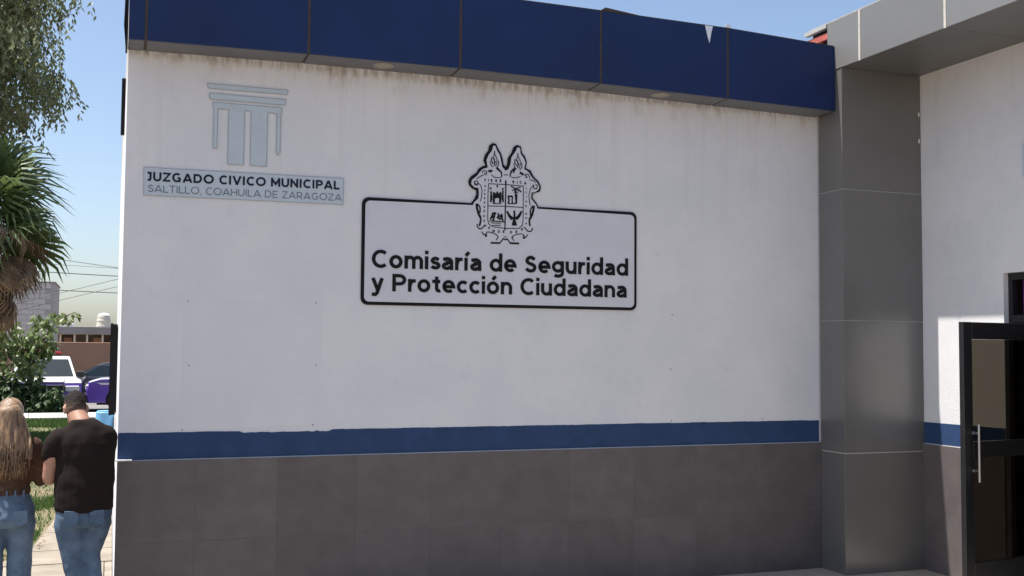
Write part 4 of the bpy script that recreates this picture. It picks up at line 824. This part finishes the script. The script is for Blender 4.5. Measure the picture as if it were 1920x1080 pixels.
    if bar:
        b_ = empty('light_bar', (0.25, 0, zr)); b_.parent = c
        MB().cbox(-.14, .14, -.55, .55, .03, .055, .01).build('base', M['plastic'], b_)
        MB().cbox(-.13, .13, -.54, -.01, .056, .145, .03).build('lens', M['redlens'], b_); MB().cbox(-.13, .13, .01, .54, .056, .145, .03).build('lens', M['redlens'], b_)
    return c
G = 'police patrol vehicles parked beyond the kerb'
car('patrol_truck', 'white and purple patrol truck with red light bar facing the lawn behind the young tree', G, (-2.0, 27.6, -.012), math.radians(-83), 'truck', 'carwhite', 'carpurple', bar=True)
car('patrol_truck', 'purple patrol truck with white hood and steel push bar half hidden by the building corner', G, (1.95, 26.6, -.012), math.radians(178), 'truck', 'carwhite', 'carpurple')
car('patrol_truck', 'white patrol truck at the left edge of the picture behind the bougainvillea', G, (-4.9, 28.8, -.012), math.radians(-84), 'truck', 'carwhite', 'carpurple', bar=True)
car('sedan', 'dark grey sedan seen from the side between the two patrol trucks', None, (.15, 32.3, -.012), math.radians(180), 'sedan', 'cargrey', 'cargrey', length=4.5, hw=.86)

# ---------------------------------------------------------------- people
M['skin'] = mat('skin', (.38, .20, .135), .55, .08, 12)
M['skin2'] = mat('lighter skin', (.46, .27, .19), .55, .06, 12)
M['tshirt'] = mat('dark brown cotton', (.016, .0115, .010), .95, .15, 8, bump=.5, bscale=14, spec=.15)
M['knit'] = mat('brown knit', (.085, .048, .032), .95, .25, 30, bump=.5, bscale=40, spec=.15, stretch=(1, 1, 4))
M['jean'] = mat('blue denim', (.060, .095, .150), .9, .30, 5, bump=.4, bscale=24, col2=(.10, .145, .21), spec=.2)
M['jean2'] = mat('light blue denim', (.085, .125, .185), .9, .28, 4, bump=.4, bscale=24, col2=(.13, .18, .25), spec=.2)
M['hairdark'] = mat('short black hair', (.022, .017, .014), .7, .4, 60, bump=.8, bscale=120)
M['hairfade'] = mat('cropped hair fading to shaved nape', (.02, .016, .013), .8, bump=.8, bscale=140, spec=.2)
_n = M['hairfade'].node_tree; _tc = _n.nodes.new('ShaderNodeTexCoord'); _s = _n.nodes.new('ShaderNodeSeparateXYZ'); _r = _n.nodes.new('ShaderNodeValToRGB'); _m = _n.nodes.new('ShaderNodeMapRange'); _z = _n.nodes.new('ShaderNodeTexNoise'); _z.inputs['Scale'].default_value = 60; _a = _n.nodes.new('ShaderNodeMath'); _a.operation = 'MULTIPLY_ADD'; _a.inputs[1].default_value = .02
_n.links.new(_tc.outputs['Object'], _s.inputs[0]); _n.links.new(_tc.outputs['Object'], _z.inputs['Vector']); _n.links.new(_z.outputs['Fac'], _a.inputs[0]); _n.links.new(_s.outputs[2], _a.inputs[2])
_n.links.new(_a.outputs[0], _m.inputs[0]); _m.inputs[1].default_value = 1.555; _m.inputs[2].default_value = 1.645; _n.links.new(_m.outputs[0], _r.inputs[0])
_r.color_ramp.elements[0].color = (.21, .125, .09, 1); _r.color_ramp.elements[1].color = (.018, .014, .012, 1); _r.color_ramp.elements.new(.5).color = (.07, .048, .037, 1)
_n.links.new(_r.outputs[0], _n.nodes['Principled BSDF'].inputs['Base Color'])
M['fade'] = mat('shaved nape', (.095, .062, .047), .75, .3, 60)
M['blond'] = mat('long blonde brown hair', (.105, .062, .038), .45, .45, 4, stretch=(12, 12, .8), bump=.5, bscale=9, col2=(.25, .155, .085))
M['shoe'] = mat('white shoe', (.6, .6, .58), .6, .1, 10)
M['phonecase'] = mat('pale phone case', (.6, .58, .55), .4)
M['leather'] = mat('brown leather', (.06, .03, .02), .6)

def remeshed(mb, name, m, parent, vox=.011, smooth=4, wr=0, wsc=9, groove=0):
    me = mb.mesh(name+'_raw', m); o = bpy.data.objects.new(name, me); COL.objects.link(o)
    r = o.modifiers.new('r', 'REMESH'); r.mode = 'VOXEL'; r.voxel_size = vox
    s = o.modifiers.new('s', 'SMOOTH'); s.iterations = smooth; s.factor = .6
    dg = bpy.context.evaluated_depsgraph_get(); me2 = bpy.data.meshes.new_from_object(o.evaluated_get(dg)); me2.name = name
    bpy.data.objects.remove(o); bpy.data.meshes.remove(me)
    if wr:
        bm = bmesh.new(); bm.from_mesh(me2); bm.normal_update()
        for v in bm.verts:
            q = v.co; a = noise.noise(Vector((q.x*wsc*.7, q.y*wsc*.7, q.z*wsc*1.5))) + .5*noise.noise(Vector((q.x*wsc*2, q.y*wsc*2, q.z*wsc*2.6)))
            v.co = q + v.normal*a*wr
        bm.to_mesh(me2); bm.free()
    if groove:
        bm = bmesh.new(); bm.from_mesh(me2); bm.normal_update()
        for v in bm.verts:
            q = v.co; v.co = q + v.normal*groove*min(1, max(.12, (1.50-q.z)/.12))*(noise.noise(Vector((q.x*42, q.y*20, q.z*2.2))) + .6*noise.noise(Vector((q.x*95, q.y*40, q.z*3))))
        bm.to_mesh(me2); bm.free()
    me2.polygons.foreach_set('use_smooth', [True]*len(me2.polygons))
    me2.materials.clear(); me2.materials.append(m)
    return put(name, me2, parent)
X_ = Vector((1, 0, 0)); Y_ = Vector((0, 1, 0))
def torso(mb, secs, n=24): return mb.loft([((x, y, z), a, b, X_, Y_) for x, y, z, a, b in secs], n)
def limb(mb, pts, rad, n=14):
    P = [Vector(p) for p in pts]; secs = []
    # rounded ends
    def frame(d):
        u = d.cross(Vector((0, 1, 0)));
        if u.length < .2: u = d.cross(Vector((1, 0, 0)))
        u.normalize(); return u, d.cross(u)
    d0 = (P[1]-P[0]).normalized(); u, v = frame(d0)
    for t in (.95, .6): secs.append((P[0]-d0*rad[0]*t, rad[0]*math.sqrt(1-t*t), rad[0]*math.sqrt(1-t*t), u, v))
    for i, p in enumerate(P):
        d = (P[min(i+1, len(P)-1)]-P[max(i-1, 0)]).normalized(); u, v = frame(d); secs.append((p, rad[i], rad[i], u, v))
    d1 = (P[-1]-P[-2]).normalized(); u, v = frame(d1)
    for t in (.6, .95): secs.append((P[-1]+d1*rad[-1]*t, rad[-1]*math.sqrt(1-t*t), rad[-1]*math.sqrt(1-t*t), u, v))
    return mb.loft(secs, n)
def ball(mb, c, rx, ry, rz, rot=None, n=18):
    secs = []; c = Vector(c); Rm = rot or Matrix.Identity(3)
    for i in range(1, 12):
        t = PI*i/12; secs.append((c + Rm @ Vector((0, 0, -rz*math.cos(t))), rx*math.sin(t), ry*math.sin(t), Rm @ X_, Rm @ Y_))
    return mb.loft(secs, n)
def hand(mb, wrist, d, up, side, s=1.0):               # palm and five curled fingers; d forward, up = back of hand, side = thumb side
    d = Vector(d).normalized(); up = Vector(up).normalized(); sd = Vector(side).normalized(); w_ = Vector(wrist)
    limb(mb, [w_, w_+d*.05*s], [.026*s, .030*s]); 
    for k in range(4): limb(mb, [w_+d*.02*s+sd*(.020-.0135*k)*s, w_+d*.085*s+sd*(.027-.018*k)*s], [.014*s, .0115*s], 8)
    for k, L_ in enumerate((.070, .078, .073, .058)):
        b = w_+d*.085*s+sd*(.027-.018*k)*s
        limb(mb, [b, b+(d*.85-up*.3)*L_*.45*s, b+(d*1.0-up*.95)*L_*.8*s, b+(d*.75-up*1.5)*L_*s], [.0098*s, .009*s, .0083*s, .0075*s], 8)
    b = w_+d*.022*s+sd*.026*s
    limb(mb, [b, b+(sd*.8+d*.5)*.034*s, b+(sd*.7+d*1.2-up*.3)*.055*s], [.013*s, .0115*s, .0095*s], 8)
def foot(mb, x, y, ang, s=1.0):
    d = Vector((math.sin(ang), math.cos(ang), 0)); p = Vector((x, y, 0))
    limb(mb, [p+Vector((0, -.02, .055*s)), p+d*.07+Vector((0, 0, .05*s)), p+d*.15+Vector((0, 0, .038*s)), p+d*.20+Vector((0, 0, .034*s))], [.048*s, .046*s, .042*s, .030*s])

def head_mesh(mb, c, R3, s=1.0):                       # skull, jaw, nose, brow, lips, ears in one mass; face towards local +Y
    c = Vector(c); T_ = lambda x, y, z: c + R3 @ Vector((x*s, y*s, z*s))
    ball(mb, T_(0, -.012, .028), .077*s, .092*s, .098*s, R3); ball(mb, T_(0, .022, -.045), .058*s, .066*s, .075*s, R3)
    ball(mb, T_(0, .045, -.088), .034*s, .034*s, .028*s, R3); ball(mb, T_(0, .092, -.018), .013*s, .020*s, .022*s, R3)
    limb(mb, [T_(0, .078, .02), T_(0, .096, -.018)], [.010*s, .012*s], 8); limb(mb, [T_(-.035, .073, .028), T_(.035, .073, .028)], [.014*s, .014*s], 8)
    limb(mb, [T_(-.020, .083, -.055), T_(.020, .083, -.055)], [.009*s, .009*s], 8)
    for q in (-1, 1):
        ball(mb, T_(.080*q, -.012, -.012), .010*s, .020*s, .034*s, R3); limb(mb, [T_(.086*q, -.026, .012), T_(.088*q, -.03, -.01), T_(.082*q, -.016, -.042)], [.008*s, .008*s, .007*s], 8)

def eyes(par, c, R3, s=1.0):
    me = MB(); ball(me, (0, 0, 0), .0125*s, .0125*s, .0125*s, n=12)
    me_ = me.mesh('eye', M['white'], smooth=True)
    for q in (-1, 1): put('eye', me_, par, Vector(c) + R3 @ Vector((.031*q*s, .070*s, .008*s)))

# man: dark T-shirt, blue jeans, seen from behind, head bowed and tilted to the left
man = empty('person', (-.142, -.763, 0), math.radians(2), 'man seen from behind in dark brown T-shirt and blue jeans, head bowed, short black hair', 'person')
Rh = Matrix.Rotation(math.radians(-34), 3, 'X') @ Matrix.Rotation(math.radians(-7), 3, 'Y') @ Matrix.Rotation(math.radians(10), 3, 'Z')
hc = (-.078, .115, 1.560)
b = MB(); head_mesh(b, hc, Rh, .97)
limb(b, [(-.015, -.01, 1.40), (-.035, .02, 1.47), (-.065, .075, 1.53)], [.085, .070, .066])
torso(b, [(0, 0, .86, .17, .115), (0, 0, .95, .178, .125), (0, .0, 1.10, .172, .125), (0, 0, 1.25, .185, .12), (0, -.005, 1.36, .185, .105), (0, 0, 1.42, .14, .085), (-.01, 0, 1.46, .07, .06)])
limb(b, [(-.165, 0, 1.35), (-.225, .0, 1.25), (-.238, .02, 1.125)], [.055, .053, .048]); limb(b, [(-.238, .02, 1.125), (-.19, .14, 1.13), (-.12, .25, 1.16)], [.047, .043, .028])
limb(b, [(.125, .04, 1.35), (.150, .10, 1.27), (.150, .16, 1.16)], [.050, .050, .046]); limb(b, [(.150, .16, 1.16), (.11, .23, 1.165), (.04, .30, 1.18)], [.046, .042, .028])
hand(b, (-.12, .25, 1.16), (.75, .6, .15), (-.2, .1, 1), (.3, .9, .3)); hand(b, (.04, .30, 1.18), (-.7, .65, .2), (.2, .1, 1), (-.5, .8, .4))
limb(b, [(-.088, 0, .88), (-.062, .01, .62), (-.034, -.005, .42), (-.05, -.03, .10)], [.085, .062, .052, .040]); limb(b, [(.085, 0, .88), (.048, .02, .62), (.070, .01, .40), (.09, -.01, .10)], [.085, .058, .050, .040])
foot(b, -.05, -.03, -.2); foot(b, .09, -.01, .2)
remeshed(b, 'body', M['skin'], man, .0085, 3)
eyes(man, hc, Rh, .97)
sh = MB()
torso(sh, [(.005, 0, .915, .196, .150), (.003, 0, .945, .200, .154), (.0, .0, 1.05, .202, .157), (0, 0, 1.15, .203, .155), (0, -.003, 1.26, .208, .147), (-.004, -.008, 1.35, .206, .132), (-.006, -.008, 1.41, .182, .113), (-.008, -.003, 1.455, .150, .092), (-.02, .0, 1.49, .098, .074), (-.028, .01, 1.505, .080, .066)])
limb(sh, [(-.150, -.005, 1.375), (-.205, -.003, 1.325), (-.228, .004, 1.285)], [.086, .080, .074]); limb(sh, [(.138, .02, 1.385), (.150, .07, 1.32), (.152, .11, 1.262)], [.072, .068, .064])
o = remeshed(sh, 't_shirt', M['tshirt'], man, .010, 3, wr=.015, wsc=6)
jn = MB(); torso(jn, [(.005, 0, 1.0, .176, .128), (.003, 0, .93, .190, .142), (0, -.005, .86, .190, .145), (0, -.005, .81, .180, .132)])
limb(jn, [(-.098, 0, .84), (-.085, .003, .74), (-.064, .01, .62), (-.032, .0, .45), (-.035, -.02, .25), (-.05, -.03, .085)], [.104, .094, .080, .075, .070, .066]); limb(jn, [(.094, 0, .84), (.076, .01, .74), (.050, .02, .62), (.070, .01, .45), (.085, .0, .25), (.09, -.01, .085)], [.100, .086, .072, .070, .068, .066])
remeshed(jn, 'jeans', M['jean'], man, .011, 3, wr=.006, wsc=9)
for q in (-1, 1): MB().prism([(-.055, .0), (.055, 0), (.06, -.10), (0, -.13), (-.06, -.10)], lambda u, v, d: (u*.85+q*.085, d, v*.8+.925), -.1515, -.135).build('back_pocket', M['jean'], man)
hr = MB(); T_ = lambda x, y, z: Vector(hc) + Rh @ Vector((x, y, z))
ball(hr, T_(0, -.014, .042), .0765, .0905, .0865, Rh); ball(hr, T_(0, -.026, .028), .0735, .083, .083, Rh)
ball(hr, T_(0, -.024, .002), .0745, .080, .078, Rh)
remeshed(hr, 'hair', M['hairfade'], man, .0075, 8, wr=.003, wsc=45)
for x, y, a in ((-.05, -.03, -.2), (.09, -.01, .2)):
    f_ = MB(); foot(f_, x, y, a, 1.12); remeshed(f_, 'shoe', M['shoe'], man, .009, 2)
for o_ in man.children: pass
man.scale = (.91, .96, 1)
tel = MB().cbox(-.037, .037, -.005, .005, -.075, .075, .004).build('mobile_phone', M['phonecase'], None, (-.18, -.36, 1.20), rot=(-.7, 0, 0))
tag(tel, 'mobile phone held in front of the man in the dark T-shirt', 'phone')

# woman: long hair, brown knit top, light jeans
wo = empty('person', (-.619, -.587, 0), math.radians(4), 'woman seen from behind with long blonde hair, brown knit top and light blue jeans', 'person')
Rw = Matrix.Rotation(math.radians(-16), 3, 'X') @ Matrix.Rotation(math.radians(12), 3, 'Z'); wc = (.0, .04, 1.505)
b = MB(); head_mesh(b, wc, Rw, .93)
limb(b, [(0, 0, 1.34), (0, .01, 1.41), (0, .03, 1.47)], [.06, .052, .05])
torso(b, [(0, 0, .86, .158, .11), (0, 0, .93, .158, .11), (0, .0, 1.05, .122, .092), (0, 0, 1.18, .135, .098), (0, 0, 1.28, .15, .09), (0, 0, 1.34, .13, .07), (0, 0, 1.38, .06, .05)])
for q in (-1, 1):
    limb(b, [(.160*q, 0, 1.33), (.185*q, -.005, 1.20), (.198*q, .0, 1.09)], [.045, .040, .034]); limb(b, [(.198*q, .0, 1.09), (.20*q, .12, 1.12), (.17*q, .23, 1.17)], [.034, .031, .021])
    hand(b, (.17*q, .23, 1.17), (-.25*q, .9, .4), (.3*q, -.2, 1), (-1*q, .2, .2), .9)
    limb(b, [(.078*q, 0, .86), (.074*q, .01, .62), (.075*q, -.005, .40), (.078*q, -.03, .09)], [.085, .062, .050, .034]); foot(b, .078*q, -.03, .12*q, .88)
remeshed(b, 'body', M['skin2'], wo, .0085, 3)
eyes(wo, wc, Rw, .93)
tp = MB()
torso(tp, [(0, 0, 1.005, .142, .112), (0, 0, 1.03, .146, .114), (0, .0, 1.10, .138, .108), (0, 0, 1.19, .146, .110), (0, 0, 1.28, .163, .104), (0, 0, 1.335, .155, .088), (0, 0, 1.375, .105, .070), (0, .005, 1.40, .065, .055)])
for q in (-1, 1):
    limb(tp, [(.150*q, 0, 1.325), (.180*q, -.005, 1.22), (.200*q, .0, 1.095)], [.057, .053, .047]); limb(tp, [(.200*q, .0, 1.095), (.203*q, .12, 1.125), (.178*q, .21, 1.16)], [.047, .042, .034])
remeshed(tp, 'knit_top', M['knit'], wo, .010, 4, wr=.006, wsc=9)
jn = MB(); torso(jn, [(0, 0, 1.055, .128, .100), (0, 0, 1.0, .142, .112), (0, -.008, .93, .168, .128), (0, -.018, .86, .176, .138), (0, -.012, .80, .160, .118)])
for q in (-1, 1): limb(jn, [(.088*q, -.006, .83), (.086*q, .004, .72), (.087*q, .012, .62), (.086*q, .0, .45), (.086*q, -.02, .25), (.082*q, -.03, .07)], [.094, .084, .079, .077, .080, .086])
remeshed(jn, 'jeans', M['jean2'], wo, .010, 3, wr=.005, wsc=9)
for q in (-1, 1): MB().prism([(-.055, .0), (.055, 0), (.055, -.10), (0, -.125), (-.055, -.10)], lambda u, v, d: (u*.85+q*.08, d, v*.8+.915), -.142, -.12).build('back_pocket', M['jean2'], wo)
bl = MB()
for k in range(5): bl.box(-.10+.05*k-.006, -.10+.05*k+.006, -.122, -.105, 1.0, 1.045)
bl.build('belt_loop', M['jean2'], wo)
for q in (-1, 1):
    f_ = MB(); foot(f_, .078*q, -.03, .12*q, .98); remeshed(f_, 'shoe', M['shoe'], wo, .009, 2)
# hair: cap plus many tapering locks
hm = MB(); T2 = lambda x, y, z: Vector(wc) + Rw @ Vector((x, y, z))
ball(hm, T2(0, -.018, .036), .084, .096, .098, Rw)
torso(hm, [(.0, -.030, 1.59, .050, .050), (.0, -.034, 1.56, .074, .070), (.0, -.048, 1.49, .092, .068), (.0, -.075, 1.42, .104, .056), (-.0, -.098, 1.34, .114, .044), (-.005, -.112, 1.26, .112, .034), (-.01, -.116, 1.20, .098, .024), (-.012, -.116, 1.15, .075, .014)], 30)
limb(hm, [(.07, -.04, 1.50), (.10, -.06, 1.40), (.122, -.10, 1.33), (.125, -.122, 1.25)], [.030, .030, .026, .016])
hb_ = remeshed(hm, 'hair', M['blond'], wo, .007, 10, groove=.007)
lk = MB(); rnd = random.Random(4)
for k in range(90):
    x1 = rnd.uniform(-.105, .11); sw_ = rnd.gauss(0, .010); zt_ = rnd.uniform(1.26, 1.44); zb_ = rnd.uniform(1.09, 1.17) + .25*abs(x1)
    yb = -.122 - .03*(1-(x1/.12)**2)
    lk.tube([Vector((x1*.95, yb*.62 - .012, zt_)), Vector((x1+sw_*.5, yb+.004, (zt_+zb_)/2+.03)), Vector((x1+sw_, yb+.004, (zt_*.3+zb_*.7))), Vector((x1*.92+sw_*1.6, yb+.014, zb_))], [.0008, .0045, .0042, .0008], 5)
lk.build('hair_locks', M['blond'], wo, smooth=True)
